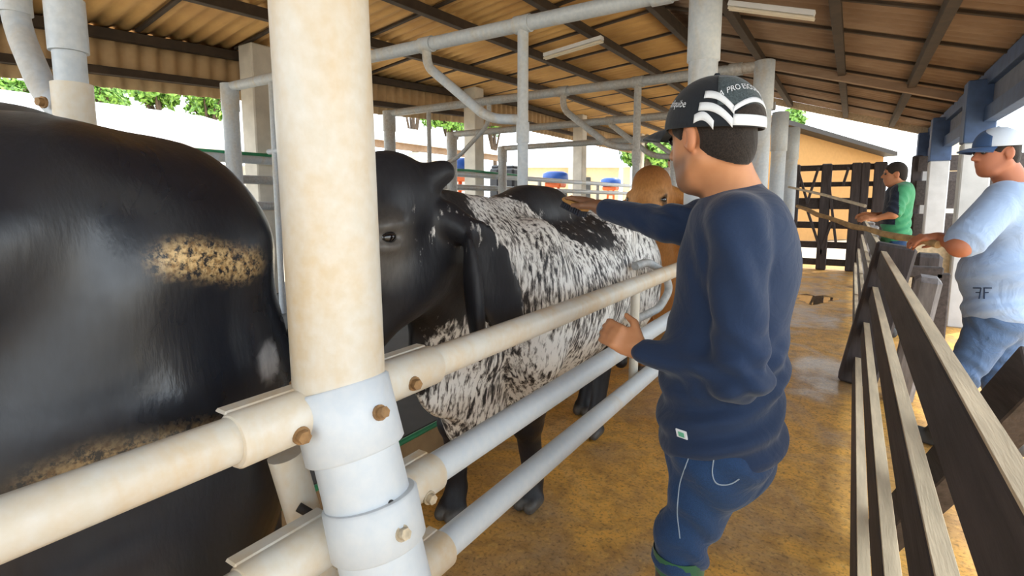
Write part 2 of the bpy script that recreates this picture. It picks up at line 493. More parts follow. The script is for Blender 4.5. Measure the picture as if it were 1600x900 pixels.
        if attrs:
            for an, fn in attrs.items():
                val = fn(P)
                if an == 'Col':
                    at = m.attributes.new('Col', 'FLOAT_COLOR', 'POINT')
                    at.data.foreach_set('color', np.concatenate([val, np.ones((len(P), 1))], 1).astype(np.float32).ravel())
                else:
                    at = m.attributes.new(an, 'FLOAT', 'POINT'); at.data.foreach_set('value', val.astype(np.float32))
        o = bpy.data.objects.new(name, m); COL.objects.link(o)
        return place(o, parent)
def ball(name, c, r, mat, parent, seg=16, squash=(1, 1, 1)):
    vs = []; fs = []
    for i in range(seg + 1):
        th = math.pi * i / seg
        for k in range(seg * 2):
            ph = math.pi * k / seg
            vs.append(Vector(c) + Vector((math.sin(th) * math.cos(ph) * r * squash[0], math.sin(th) * math.sin(ph) * r * squash[1], math.cos(th) * r * squash[2])))
    n = seg * 2
    for i in range(seg):
        for k in range(n): fs.append((i * n + k, (i + 1) * n + k, (i + 1) * n + (k + 1) % n, i * n + (k + 1) % n))
    return mesh(name, vs, fs, mat, parent, True)

# ================================================================== THE SETTING
def struct(o): o['kind'] = 'structure'; return o
RX0, RIDGE, RX1 = -6.45, -2.2, 1.15          # eave left, ridge, eave right (X); the aisle runs along Y
HE0, HR, HE1 = 3.15, 3.95, 2.90
Y0, YL, YR = -3.0, 18.0, 13.4

def grid_floor(name, x0, x1, y0, y1, z, mat, nx=2, ny=2):
    vs = [(x0 + (x1 - x0) * i / nx, y0 + (y1 - y0) * j / ny, z) for j in range(ny + 1) for i in range(nx + 1)]
    fs = [(j * (nx + 1) + i, j * (nx + 1) + i + 1, (j + 1) * (nx + 1) + i + 1, (j + 1) * (nx + 1) + i) for j in range(ny) for i in range(nx)]
    return struct(mesh(name, vs, fs, mat))
grid_floor('floor', -1.8, 1.6, -3.5, 14.2, 0.0, 'floor_dirt')
grid_floor('ground', -120, 120, -60, 160, -0.03, 'ground_pale')

# raised rubber-topped ledge behind the animals
m = MB(); m.box((-4.3, 7.5, 0.13), (5.0, 21, 0.26)); struct(m.build('floor_ledge', 'ledge_side'))
m = MB(); m.box((-4.3, 7.5, 0.28), (5.04, 21, 0.04), bev=0.01); struct(m.build('floor_ledge_mat', 'rubber_dark'))
m = MB(); m.tube([(-1.775, -3, 0.285), (-1.772, 2, 0.288), (-1.775, 6, 0.285), (-1.77, 17.9, 0.287)], 0.014, 8)
tag(m.build('hose', 'hose_green'), 'green hose laid along the edge of the grey ledge behind the cattle', 'hose')

# roof: corrugated sheets running down each slope
def slope(name, xa, za, xb, zb, y1, mat, per=0.177, amp=0.022):
    ys = np.arange(Y0, y1, per / 6)
    nx = 6; vs = []; fs = []
    for y in ys:
        o = amp * math.sin(2 * math.pi * y / per)
        for i in range(nx + 1):
            t = i / nx; z0 = za(y) - 0.056 if callable(za) else za
            vs.append((xa + (xb - xa) * t, y, z0 + (zb - z0) * t + o))
    for j in range(len(ys) - 1):
        for i in range(nx):
            a = j * (nx + 1) + i; fs.append((a, a + 1, a + nx + 2, a + nx + 1))
    o = mesh(name, vs, fs, mat, None, True)
    md = o.modifiers.new('thick', 'SOLIDIFY'); md.thickness = 0.012; md.offset = 1
    return struct(o)
def ze(y): return min(3.10 + 0.062 * y, 3.74)          # the left eave climbs a little towards the far end
slope('ceiling_left', RX0 - 0.3, ze, RIDGE, HR, YL, 'roof_sheet_gold')
slope('ceiling_right', RIDGE, HR, RX1 + 0.35, HE1 - 0.11, YR, 'roof_sheet_brown')
def zl(x, y=6.0): return ze(y) + (HR - ze(y)) * (x - RX0) / (RIDGE - RX0)
def zr(x): return HR + (HE1 - HR) * (x - RIDGE) / (RX1 - RIDGE)
m = MB(); m.bar((RIDGE, Y0, HR - 0.12), (RIDGE, YL, HR - 0.12), 0.16, 0.08); struct(m.build('beam', 'roof_beam'))
for x in (-5.3, -4.2, -3.2):
    m = MB(); m.bar((x, Y0, zl(x, Y0) - 0.09), (x, 10.3, zl(x, 10.3) - 0.09), 0.11, 0.09); m.bar((x, 10.25, zl(x, 10.3) - 0.09), (x, YL, zl(x, YL) - 0.09), 0.11, 0.09); struct(m.build('beam', 'roof_beam'))
for x in (-1.3, -0.25, 0.55):
    m = MB(); m.bar((x, Y0, zr(x) - 0.09), (x, YR, zr(x) - 0.09), 0.11, 0.09); struct(m.build('beam', 'roof_beam'))
# sheet laps: thin dark joints that run down the slopes
m = MB()
for i in range(20):
    y = -2.6 + i * 1.06
    m.bar((RX0, y, zl(RX0, y) - 0.03), (RIDGE, y, HR - 0.03), 0.03, 0.05)
struct(m.build('trim_1', 'roof_beam'))
m = MB()
for i in range(15):
    y = -2.6 + i * 1.06
    m.bar((RIDGE, y, HR - 0.03), (RX1, y, HE1 - 0.03), 0.03, 0.05)
struct(m.build('trim_2', 'roof_beam'))
# far end of the right slope: pale rafter
m = MB(); m.bar((RIDGE, YR - 0.05, HR - 0.09), (RX1 + 0.3, YR - 0.05, HE1 - 0.18), 0.14, 0.07); struct(m.build('trim_3', 'pale_timber'))
for y in (8.9,):
    m = MB(); m.bar((RIDGE, y, HR - 0.16), (RX1 - 0.1, y, HE1 - 0.13), 0.10, 0.08); struct(m.build('beam', 'roof_sheet_brown'))

# corrugated skirt that hangs down the left eave
ys = np.arange(Y0, YL, 0.19 / 8); vs = []; fs = []
for y in ys:
    o = 0.028 * math.sin(2 * math.pi * y / 0.19)
    vs += [(RX0 - 0.16 + o, y, ze(y) - 0.62), (RX0 - 0.16 + o, y, ze(y) - 0.02)]
for j in range(len(ys) - 1): fs.append((2 * j, 2 * j + 1, 2 * j + 3, 2 * j + 2))
o = mesh('wall_left', vs, fs, 'skirt_sheet', None, True); struct(o)
md = o.modifiers.new('thick', 'SOLIDIFY'); md.thickness = 0.01
for z, hh in ((-0.10, 0.10), (-0.47, 0.08)):
    m = MB(); m.bar((RX0 - 0.06, Y0, ze(Y0) + z), (RX0 - 0.06, 10.3, ze(10.3) + z), hh, 0.1); m.bar((RX0 - 0.06, 10.28, ze(10.3) + z), (RX0 - 0.06, YL, ze(YL) + z), hh, 0.1); struct(m.build('beam', 'roof_beam'))

# left row of concrete pillars
for y in (-0.6, 3.86, 8.24, 12.9, 17.5):
    h_ = ze(y) - 0.02; m = MB(); m.box((-6.2, y, h_ / 2), (0.28, 0.28, h_), bev=0.015); struct(m.build('pillar', 'concrete'))
# right row: concrete pillars, blue painted timber tops, fascia beams with a grey panel between
for y in (3.0, 7.9, 11.0, 13.2):
    m = MB(); m.box((1.12, y, 1.05), (0.26, 0.26, 2.1), bev=0.015); struct(m.build('pillar', 'concrete_grey'))
    m = MB(); m.box((1.12, y, 2.44), (0.27, 0.27, 0.68), bev=0.01); struct(m.build('pillar_top', 'blue_paint'))
m = MB(); m.bar((1.2, Y0, 2.80), (1.2, YR, 2.80), 0.16, 0.12); struct(m.build('beam', 'blue_paint'))
m = MB(); m.bar((1.2, Y0, 2.40), (1.2, YR, 2.40), 0.16, 0.12); struct(m.build('beam', 'blue_paint'))
m = MB(); m.bar((1.22, Y0, 2.6), (1.22, YR, 2.6), 0.28, 0.03); struct(m.build('wall_right', 'grey_blue_panel'))

# ================================================================== STEEL PENS
RAILX = -0.77
def hexbolt(p, d, r, mat, parent, name='bolt'):
    m = MB(); d = Vector(d).normalized()
    m.tube([Vector(p), Vector(p) + d * 0.016], r, 6)
    m.tube([Vector(p) - d * 0.002, Vector(p) + d * 0.004], r * 1.35, 16)
    return m.build(name, mat, parent)

# near post: thick upper pipe over a lower one that leans a little at the clamp
YN = 0.60
ctop = at_y(499, 0, YN); c59 = at_y(531, 600, YN); c70 = at_y(556, 700, YN); c90 = at_y(604, 900, YN)
nx = c59.x
up_d = (c59 - ctop).normalized(); lo_d = (c90 - c70).normalized()
R0 = 0.080
post = thing('steel_post', 'thick steel corner post with bolted clamps, nearest to the viewer', 'post', (nx, YN, 0))
top_p = c59 - up_d * (2.75 - c59.z) / -up_d.z
foot = c70 + lo_d * (c70.z / -lo_d.z)
m = MB(); m.tube([c59 - up_d * ((2.72 - c59.z) / -up_d.z), c59 + up_d * 0.02], R0, 40); m.build('upper_pipe', 'galvanised_stained', post)
m = MB(); m.tube([c59 - up_d * 0.02, c70, foot], R0 * 0.93, 40); o = m.build('lower_pipe', 'galvanised_bright', post)
o['label'] = 'bluish bare galvanised lower length of pipe'
def sleeve(a, b, r, name, mat, parent):
    m = MB(); d = (Vector(b) - Vector(a)).normalized(); a = Vector(a); b = Vector(b)
    m.tube([a, a + d * 0.004, b - d * 0.004, b], [r - 0.004, r, r, r - 0.004], 40); return m.build(name, mat, parent)
cA = sleeve(c59 - up_d * 0.0, c70 + lo_d * 0.005, R0 * 1.09, 'clamp', 'galvanised_bright', post)
c80a = at_y(578, 775, YN); c80b = at_y(593, 850, YN)
cB = sleeve(c80a, c80b, R0 * 1.04, 'clamp', 'galvanised_bright', post)

RH = (1.09, 0.84, 0.635)
RR = 0.036
def rail_socket(y0, sign, z, clamp, top=True):
    """half-shell socket welded to the clamp that takes the end of a rail"""
    a = Vector((RAILX + 0.005, y0 + sign * 0.03, z)); b = Vector((RAILX + 0.005, y0 + sign * 0.235, z))
    m = MB(); d = Vector((0, sign, 0))
    m.tube([a, b - d * 0.004, b], [RR + 0.007, RR + 0.007, RR + 0.004], 28)
    m.bar(a + d * 0.03 + Vector((-0.03, 0, RR + 0.003)), b + Vector((-0.03, 0, RR + 0.003)), 0.007, 0.03)
    m.bar(a + d * 0.03 + Vector((-0.03, 0, -RR - 0.003)), b + Vector((-0.03, 0, -RR - 0.003)), 0.007, 0.03)
    s = m.build('rail_socket', 'galvanised_cream', clamp)
    return s
for z, cl in ((RH[0], cA), (RH[1], cB)):
    for sg in (-1, 1):
        rail_socket(YN + (0.02 if sg > 0 else 0.04), sg, z, cl)
for px_, py_, cl, mt in ((470, 680, cA, 'bolt_rust'), (646, 599, cA, 'bolt_rust'), (532, 876, cB, 'bolt_zinc'), (670, 777, cB, 'bolt_zinc')):
    p = at_x(px_, py_, RAILX + RR + 0.010); hexbolt(p, (1, -0.15, 0), 0.011, mt, cl)
def on_post(px_, py_, r):
    d = ray(px_, py_).normalized(); best = None
    c = at_y(px_, py_, YN)
    axis = lo_d; p0 = c70
    w_ = O - p0; dd = d - axis * d.dot(axis); ww = w_ - axis * w_.dot(axis)
    A = dd.dot(dd); B = 2 * dd.dot(ww); C = ww.dot(ww) - r * r
    s = (-B - math.sqrt(max(B * B - 4 * A * C, 0))) / (2 * A)
    p = O + d * s; q = p - p0; return p, (q - axis * q.dot(axis)).normalized()
for px_, py_, cl, mt in ((593, 645, cA, 'bolt_rust'), (627, 833, cB, 'bolt_zinc')):
    p, nrm = on_post(px_, py_, R0 * (1.09 if cl is cA else 1.04)); hexbolt(p, nrm, 0.010, mt, cl)
p, nrm = on_post(611, 786, R0 * 0.93)
m = MB(); m.tube([p - nrm * 0.002, p + nrm * 0.0012], 0.0055, 14); m.build('bolt_hole', 'dark_steel', post)
# ear that stands up on the clamp's left seam
pe = at_y(466, 612, YN); m = MB(); m.box(pe, (0.018, 0.03, 0.05), bev=0.004); m.build('clamp_ear', 'bolt_rust', cA)
# third rail's socket, low on the post
s3 = sleeve(at_y(604, 930, YN), at_y(616, 1000, YN), R0 * 1.03, 'clamp', 'galvanised_bright', post)
rail_socket(YN + 0.05, 1, RH[2], s3); rail_socket(YN + 0.05, -1, RH[2], s3)

def rail(y0, y1, z, mat, label, sag=0.0):
    n = 8; m = MB()
    m.tube([(RAILX, y0 + (y1 - y0) * i / n, z - sag * math.sin(math.pi * i / n)) for i in range(n + 1)], RR, 28)
    return tag(m.build('steel_rail', mat), label, 'rail', 'steel rails along the aisle')
yp = YN + 0.16
rail(yp, 3.13, RH[0], 'galvanised_cream', 'top steel rail running from the near post behind the man in navy')
rail(yp, 3.13, RH[1], 'galvanised_bright', 'middle steel rail crossing the speckled cow below the top rail')
rail(yp, 3.13, RH[2], 'galvanised_bright', 'lowest steel rail crossing the legs of the speckled cow')
yq = YN - 0.12
rail(-2.0, yq, RH[0], 'galvanised_cream', 'top steel rail across the side of the near black bull')
rail(-2.0, yq, RH[1], 'galvanised_cream', 'lower steel rail ending at the bottom clamp of the near post, left side')
POSTS = (3.2, 5.5, 6.9, 8.4)
for i, (a, b) in enumerate(zip(POSTS[:-1], POSTS[1:])):
    for z, q in zip(RH, ('top', 'middle', 'lowest')):
        rail(a + 0.08, b - 0.08, z, 'galvanised', '%s steel rail of the %s pen beyond the man in navy' % (q, ('first', 'second', 'third')[i]))

# spacer bar between the rails
sp_ = at_x(993, 450, RAILX - 0.055)
m = MB(); m.tube([(RAILX - 0.055, sp_.y, 0.55), (RAILX - 0.055, sp_.y, 1.10)], 0.021, 16)
tag(m.build('spacer_bar', 'galvanised_cream'), 'short cream upright bar behind the rails by the brown cow', 'bar')
# bent pipe beside the brown cow's neck
q = [at_d(992, 416, 2.60), at_d(1012, 409, 2.68), at_d(1038, 425, 2.80), at_d(1047, 452, 2.84), at_d(1030, 482, 2.78), at_d(992, 500, 2.62)]
m = MB(); m.tube(fillet(q, 0.05), 0.021, 14)
tag(m.build('bent_pipe', 'galvanised_grey'), 'curved grey neck bar looping under the brown cow head', 'pipe')
# pipe leaning behind the near post and its dark rod
m = MB(); a = at_d(452, 730, 1.05); b = at_d(488, 850, 1.09); d = (b - a).normalized()
m.tube([a - d * 0.03, b + d * (b.z / -d.z)], 0.034, 20)
t_ = tag(m.build('support_pipe', 'galvanised_cream'), 'leaning cream pipe seen low behind the thick near post', 'pipe')
m = MB(); m.tube([at_d(466, 792, 1.02), at_d(512, 818, 1.03)], 0.009, 10); m.build('hook_rod', 'dark_steel', t_)

# far posts of the same row
def far_post(y, h, label):
    t = thing('steel_post', label, 'post', (RAILX, y, 0), 'steel posts along the aisle')
    m = MB(); m.tube([(RAILX, y, 0), (RAILX, y, h)], R0, 28); m.build('pipe', 'galvanised', t)
    m = MB(); m.tube([(RAILX, y, h - 0.42), (RAILX, y, h - 0.415), (RAILX, y, h + 0.02), (RAILX, y, h + 0.025)], [R0, R0 * 1.12, R0 * 1.12, R0], 28); m.build('collar', 'galvanised', t)
    for z in RH:
        m = MB(); m.tube([(RAILX, y - 0.2, z), (RAILX, y + 0.2, z)], RR + 0.009, 20); m.build('rail_socket', 'galvanised_cream', t)
    return t
far_post(3.2, 2.66, 'thick grey steel post rising behind the man in the black cap')
far_post(5.5, 2.72, 'steel post whose top shows right behind the black cap')
far_post(6.9, 2.45, 'slim looking steel post, first one right of the black cap')
far_post(8.4, 2.45, 'steel post second to the right of the black cap')

def divider(y, z, label, xin=-1.98, xend=-5.65, spec=None, pipe_r=0.05, second=True, mt='galvanised'):
    """overhead pipe across a stall, with its hanging posts and bent tubes"""
    t = thing('stall_divider', label, 'stall divider', (xin, y, 0), 'overhead pipe dividers between the stalls')
    m = MB(); m.tube([(RAILX - 0.06, y, z), (xend, y, z)], pipe_r, 24)
    for x in (RAILX - 0.25, xin, -2.86): m.tube([(x - 0.06, y, z), (x + 0.06, y, z)], pipe_r * 1.18, 24)
    m.build('overhead_pipe', mt, t)
    m = MB(); m.tube([(xin, y, 0.30), (xin, y, z)], 0.038, 20); m.tube([(xin, y, 1.86), (xin, y, 2.0)], 0.046, 20); m.build('hanging_post', mt, t)
    s = spec or [(-2.86, z), (-2.86, 2.50), (-2.27, 2.05), (xin, 2.02)]
    m = MB(); m.tube(fillet([(a, y, b) for a, b in s], 0.12), 0.036, 18)
    m.build('bent_tube', mt, t)
    if second:
        m = MB(); m.tube(fillet([(-3.9, y, z), (-3.9, y, 2.42), (-4.5, y, 1.95), (-5.0, y, 1.95)], 0.25), 0.028, 14); m.build('bent_tube', mt, t)
        m = MB(); m.tube([(-4.9, y, 0.30), (-4.9, y, z)], 0.03, 14); m.build('hanging_post', mt, t)
    m = MB(); m.tube([(xend, y, 0.30), (xend, y, z + 0.02)], 0.082, 24); m.tube([(xend, y, z - 0.25), (xend, y, z + 0.03)], 0.09, 24); m.build('end_post', mt, t)
    return t
divider(3.2, 2.66, 'overhead grey pipe with bent tube, reaching the thick post behind the capped man')
divider(5.5, 2.70, 'overhead pipe divider second from the viewer, lower in view behind the first', mt='galvanised_grey')
divider(6.9, 2.55, 'overhead pipe divider third from the viewer', second=False, mt='galvanised_grey')
divider(8.4, 2.45, 'overhead pipe divider farthest from the viewer', second=False, mt='galvanised_grey')
a_ = at_y(25, 32, YN); b_ = at_y(72, 150, YN); e_ = at_y(18, -30, YN); pst = at_y(115, 160, YN)
t = divider(YN, 2.7, 'nearest stall divider, its bent tube and post at the top left corner', xin=pst.x, xend=-5.65, pipe_r=0.05,
        spec=[(e_.x, 2.7), (e_.x - 0.01, a_.z), (b_.x, b_.z), (pst.x - 0.05, pst.z - 0.03)], second=False)
m = MB(); m.tube([(pst.x, YN, pst.z - 0.06), (pst.x, YN, pst.z + 0.05)], 0.048, 24); m.build('collar', 'galvanised_cream', t)
m = MB(); m.tube([(e_.x, YN, a_.z + 0.02), (e_.x, YN, a_.z + 0.2)], 0.045, 24); m.build('collar', 'galvanised', t)
p = at_y(68, 160, YN - 0.05); hexbolt(p, (0.3, -1, 0), 0.012, 'bolt_rust', t)

# back rails of the stalls with a green hose
for z, mt, lb in ((1.93, 'galvanised', 'upper grey pipe along the back of the stalls under the green hose'), (1.70, 'galvanised_grey', 'middle grey pipe along the back of the stalls'), (1.40, 'galvanised_grey', 'low grey pipe along the back of the stalls')):
    m = MB(); m.tube([(-5.83, -2, z), (-5.83, 17, z)], 0.05, 16)
    tag(m.build('steel_rail', mt), lb, 'rail', 'steel rails at the back of the stalls')
m = MB(); m.tube([(-5.83 + 0.02 * math.sin(i), -2 + i * 0.8, 1.995 + 0.012 * math.sin(i * 1.7)) for i in range(15)], 0.022, 8)
tag(m.build('hose', 'hose_green'), 'green hose lying on the upper back pipe of the stalls', 'hose')
for y, lb in ((6.1, 'grey back rail upright behind the poll of the black headed cow'), (7.2, 'grey back rail upright just left of the middle concrete pillar'),
              (10.3, 'grey back rail upright above the hump of the speckled cow'), (13.5, 'grey back rail upright between the speckled back and the brown head')):
    m = MB(); m.tube([(-5.93, y, 0.3), (-5.93, y, 1.97)], 0.045, 14)
    tag(m.build('rail_post', 'galvanised_grey'), lb, 'post', 'uprights of the back rails')
# orange stands with blue caps
for k, (px_, D_, lb) in enumerate(((725, 10.5, 'orange stand with a blue cap beyond the black head, nearest of three'), (868, 15.0, 'orange stand with blue cap seen beside the brush hand, middle of three'), (955, 19.0, 'orange stand with blue cap beside the brown cow, farthest of three'))):
    p = at_d(px_, 262, D_); s = 1.0
    t = thing('feeder_stand', lb, 'stand', (p.x, p.y, 0), 'orange stands with blue caps')
    m = MB(); x, y = p.x, p.y
    for sx in (-1, 1):
        m.tube([(x + sx * 0.22, y, 0), (x + sx * 0.10, y, 1.85)], 0.04, 10)
    for z in (0.5, 0.9, 1.3, 1.7): m.bar((x - 0.2 + z * 0.05, y, z), (x + 0.2 - z * 0.05, y, z), 0.06, 0.05)
    m.build('frame', 'orange_paint', t)
    m = MB(); m.box((x, y, 1.93), (0.52, 0.4, 0.16), bev=0.04); m.build('collar', 'orange_paint', t)
    m = MB(); m.tube([(x, y, 2.0), (x, y, 2.06), (x, y, 2.24), (x, y, 2.3)], [0.33, 0.38, 0.36, 0.24], 20); m.build('cap', 'blue_plastic', t)
# dark bins beyond the rails
for k, (px_, w_) in enumerate(((778, 0.3), (801, 0.3))):
    p = at_d(px_, 262, 13.5); m = MB(); m.box((p.x, p.y, 1.15), (w_, 0.4, 2.3), bev=0.05); m.box((p.x, p.y, 2.33), (w_ * 0.8, 0.3, 0.08), bev=0.03)
    tag(m.build('bin', 'black_plastic'), ('tall black bin beyond the back rails, left of two', 'tall black bin beyond the back rails, right of two')[k], 'bin')

# fluorescent battens under the roof
def batten(pa, pb, label):
    t = thing('light_fixture', label, 'light', tuple((Vector(pa) + Vector(pb)) / 2), 'tube lights under the roof')
    m = MB(); m.bar(pa, pb, 0.05, 0.10); m.build('housing', 'white_plastic', t)
    d = Vector((0, 0.03, -0.045)); 
    for sg in (-1, 1):
        e = Vector((0, 0.03 * sg, -0.045)); m = MB(); m.tube([Vector(pa) + e, Vector(pb) + e], 0.015, 12); m.build('tube', 'tube_white', t)
pa = Vector((-1.2, 5.95, zr(-1.2) - 0.17)); pb = Vector((-0.42, 5.95, zr(-0.42) - 0.17)); batten(pa, pb, 'unlit tube light under the right slope, above the black cap')
pa = Vector((-3.9, 6.9, zl(-3.9) - 0.2)); pb = Vector((-3.0, 6.9, zl(-3.0) - 0.2)); batten(pa, pb, 'unlit tube light under the left slope, above the overhead pipe')

# ================================================================== TIMBER FENCE ON THE RIGHT
LEAN = 0.13
def fx(z): return 0.075 + LEAN * z
FH = (0.17, 0.455, 0.735, 1.0)
def plank(parent, y0, y1, z, h, th=0.042, name='board', mats=('dark_timber', 'pale_timber')):
    upv = Vector((LEAN, 0, 1)).normalized(); side = Vector((1, 0, -LEAN)).normalized(); L = abs(y1 - y0)
    c = Vector((fx(z), (y0 + y1) / 2, z))
    m = MB(); m.box(c, (L, th, h), (Vector((0, 1, 0)), side, upv), 0.006)
    # pale strip paints the light caught by the top edge
    m.cur = 1
    m.box(c + upv * (h / 2 + 0.002), (L - 0.004, th * 0.92, 0.006), (Vector((0, 1, 0)), side, upv), 0.001)
    return m.build(name, list(mats), parent)
def fence_post(parent, y, h, mat='dark_timber_upright', w_=0.15, off=0.10, lean=LEAN, wy=None):
    m = MB(); upv = Vector((lean, 0, 1)).normalized(); side = Vector((1, 0, -lean)).normalized()
    m.box(Vector((fx(0) + lean * h / 2 + off, y, h / 2)), (w_, wy or w_, h + 0.02), (side, Vector((0, 1, 0)), upv), 0.02)
    return m.build('post', mat, parent)
f1 = thing('timber_fence', 'dark plank fence section beside the viewer with top edges painted pale as lit', 'fence', (fx(0), 1.9, 0), 'timber fence along the aisle')
for z, h in zip(FH, (0.11, 0.11, 0.12, 0.145)): plank(f1, -1.2, 4.86, z, h)
fence_post(f1, 4.96, 1.12, 'dark_timber_upright', 0.26, 0.03, 0.17, 0.2)
fence_post(f1, -1.0, 1.15)
m = MB(); m.bar((0.40, 1.66, 1.06), (0.165, 2.55, 0.03), 0.13, 0.08, up=(0, 0.6, 1)); m.build('brace', 'dark_timber', f1)
f2 = thing('timber_fence', 'plank fence section between the stout leaning post and the far gate', 'fence', (fx(0), 8.4, 0), 'timber fence along the aisle')
for z, h in zip(FH, (0.11, 0.11, 0.12, 0.15)):
    plank(f2, 5.07, 8.2, z, h); plank(f2, 8.25, 12.6, z, h)
for y in (8.2, 10.6, 12.5): fence_post(f2, y, 1.05, 'grey_timber', 0.14, 0.10)
# weathered posts beside the stout post
def leaning_post(pt, ft, wa, wb, mt, label):
    a, b = Vector(pt), Vector(ft); b.z = 0; m = MB(); m.bar(b, a, wa, wb, up=(0, 1, 0), bev=0.03)
    tag(m.build('timber_post', mt), label, 'post')
a = at_d(1452, 432, 3.62); leaning_post(a, a + V((-.10, .1, 0)), 0.16, 0.15, 'grey_timber', 'weathered grey post leaning right behind the stout fence post')
a = at_d(1452, 396, 4.9); leaning_post(a, a + V((-.02, .05, 0)), 0.16, 0.2, 'dark_timber_upright', 'squared dark timber post right of the stout fence post')
a = at_d(1380, 358, 6.2); a.x = max(a.x, 0.36); leaning_post(a, a + V((.0, .05, 0)), 0.16, 0.16, 'grey_timber', 'squared grey timber post in front of the legs of the man in green')

# gate across the end of the aisle
GY = 13.0
def gx(px_): return at_y(px_, 330, GY).x
g = thing('timber_gate', 'dark timber gate with slanted struts closing the far end of the aisle', 'gate', (gx(1300), GY, 0))
for px_, wpx in ((1241, 10), (1288, 13), (1334, 12), (1348, 10), (1371, 15)):
    m = MB(); m.box((gx(px_), GY, 1.12), (wpx / 69 , 0.16, 2.24), bev=0.02); m.build('post', 'dark_timber_upright', g)
for (ax_, ay_), (bx_, by_) in (((1246, 262), (1262, 318)), ((1279, 262), (1261, 318)), ((1293, 266), (1306, 380)), ((1326, 262), (1317, 290)), ((1262, 330), (1285, 400)), ((1300, 345), (1280, 400))):
    pa, pb = at_y(ax_, ay_, GY - 0.06), at_y(bx_, by_, GY - 0.06)
    m = MB(); m.bar(pa, pb, 0.07, 0.05, up=(0, 1, 0)); m.build('strut', 'dark_timber_upright', g)
for py_, hh in ((262, 0.12), (288, 0.10), (318, 0.24), (352, 0.14), (383, 0.14), (410, 0.14)):
    z = at_y(1300, py_, GY + 0.05).z
    m = MB(); m.bar((gx(1236), GY + 0.05, max(z, 0.08)), (gx(1378), GY + 0.05, max(z, 0.08)), hh, 0.06); m.build('rail', 'dark_timber', g)
# pens right of the gate, behind the men
for k, (yy, x0, x1, zs, lb) in enumerate(((11.6, 0.9, 4.2, (0.45, 1.05, 1.6, 2.1), 'dark plank pen behind the man in green'), (15.5, 1.2, 8.0, (0.4, 1.0, 1.5, 2.0), 'dark plank pen farther back on the right'))):
    t = thing('timber_fence', lb, 'fence', (x0, yy, 0), 'timber pens on the right')
    for z, h in zip(zs, (0.25, 0.38, 0.42, 0.26)):
        m = MB(); m.bar((x0, yy, z), (x1, yy, z), h, 0.06); m.build('board', 'dark_timber', t)
    for x in np.linspace(x0, x1, 4):
        m = MB(); m.box((x, yy + 0.1, 1.1), (0.16, 0.14, 2.3), bev=0.02); m.build('post', 'dark_timber_upright', t)
# low pale boards / boxes behind the fence near the pole hand
for k, (px_, py_, D_, sx, sy, sz, mt, lb) in enumerate(((1445, 395, 6.3, 0.5, 0.06, 0.5, 'pale_timber', 'pale board lying upright behind the fence under the long stick'), (1428, 424, 4.6, 0.4, 0.08, 0.10, 'dark_timber', 'dark rail end below the hand on the long stick'))):
    p = at_d(px_, py_, D_); m = MB(); m.box((p.x, p.y, p.z / 2 + 0.1), (sx, sy, p.z + 0.2 if k == 0 else sz), bev=0.01)
    if k == 1: m = MB(); m.box((p.x, p.y, p.z), (sx, sy, sz), bev=0.01); m.box((p.x + 0.2, p.y, p.z / 2), (0.1, 0.08, p.z), bev=0.01)
    tag(m.build('timber_board', mt), lb, 'board')

# crumpled wet patch on the aisle
p = at_z(1272, 467, 0.0)
vs = [Vector((p.x, p.y, 0.004))]; n = 28
for k in range(n):
    a = 2 * math.pi * k / n; rr = 1 + 0.22 * math.sin(3 * a) + 0.15 * math.sin(7 * a)
    vs.append(Vector((p.x + 0.26 * rr * math.cos(a), p.y + 0.42 * rr * math.sin(a), 0.004)))
o = mesh('puddle', vs, [(0, 1 + k, 1 + (k + 1) % n) for k in range(n)], 'puddle_water', None, True)
tag(o, 'small shiny puddle on the aisle floor before the far gate', 'puddle')

# ================================================================== BEYOND THE PENS
def quad_poly(name, pts, mat, parent): return mesh(name, pts, [list(range(len(pts)))], mat, parent)
def shed(name, label, cat, x_e, z_e, x_r, z_r, y0, y1, cols, wall='white_wall', roof='white_roof', wall_x=None, group=None):
    t = thing(name, label, cat, (x_e, (y0 + y1) / 2, 0), group)
    m = MB(); d = Vector((x_r - x_e, 0, z_r - z_e)); L = d.length; d.normalize(); nrm = Vector((-d.z, 0, d.x)) if d.x > 0 else Vector((d.z, 0, -d.x))
    m.box(((x_e + x_r) / 2, (y0 + y1) / 2, (z_e + z_r) / 2), (L, y1 - y0, 0.12), (d, Vector((0, 1, 0)), nrm), 0.02); m.build('roof', roof, t)
    m = MB(); m.bar((x_e - 0.4 * (1 if d.x < 0 else -1), y0, z_e - 0.16), (x_e - 0.4 * (1 if d.x < 0 else -1), y1, z_e - 0.16), 0.3, 0.2); m.build('eave_beam', 'roof_sheet_brown', t)
    for y in cols:
        m = MB(); m.box((x_e - 0.6, y, (z_e - 0.3) / 2), (0.5, 0.5, z_e - 0.3), bev=0.03); m.box((x_e - 0.6, y, z_e - 0.45), (0.7, 0.7, 0.25), bev=0.03); m.build('pillar', 'white_wall', t)
    m = MB(); wx = wall_x if wall_x is not None else x_r
    m.bar((wx, y0, z_e * 0.45), (wx, y1, z_e * 0.45), z_e * 0.9, 0.2); m.build('wall', wall, t)
    return t
shed('shed', 'long open shed with a sunlit white roof, seen above the near bull', 'shed', -13.0, 2.75, -20.5, 4.55, -12, 10.5, (-8, -2, 3.2, 8.5), wall_x=-15)
shed('shed', 'white roofed shed with pale pillars beyond the overhead pipes', 'shed', -17.0, 4.1, -23, 5.8, 13.5, 26, (15, 19, 23), wall_x=-19.5)

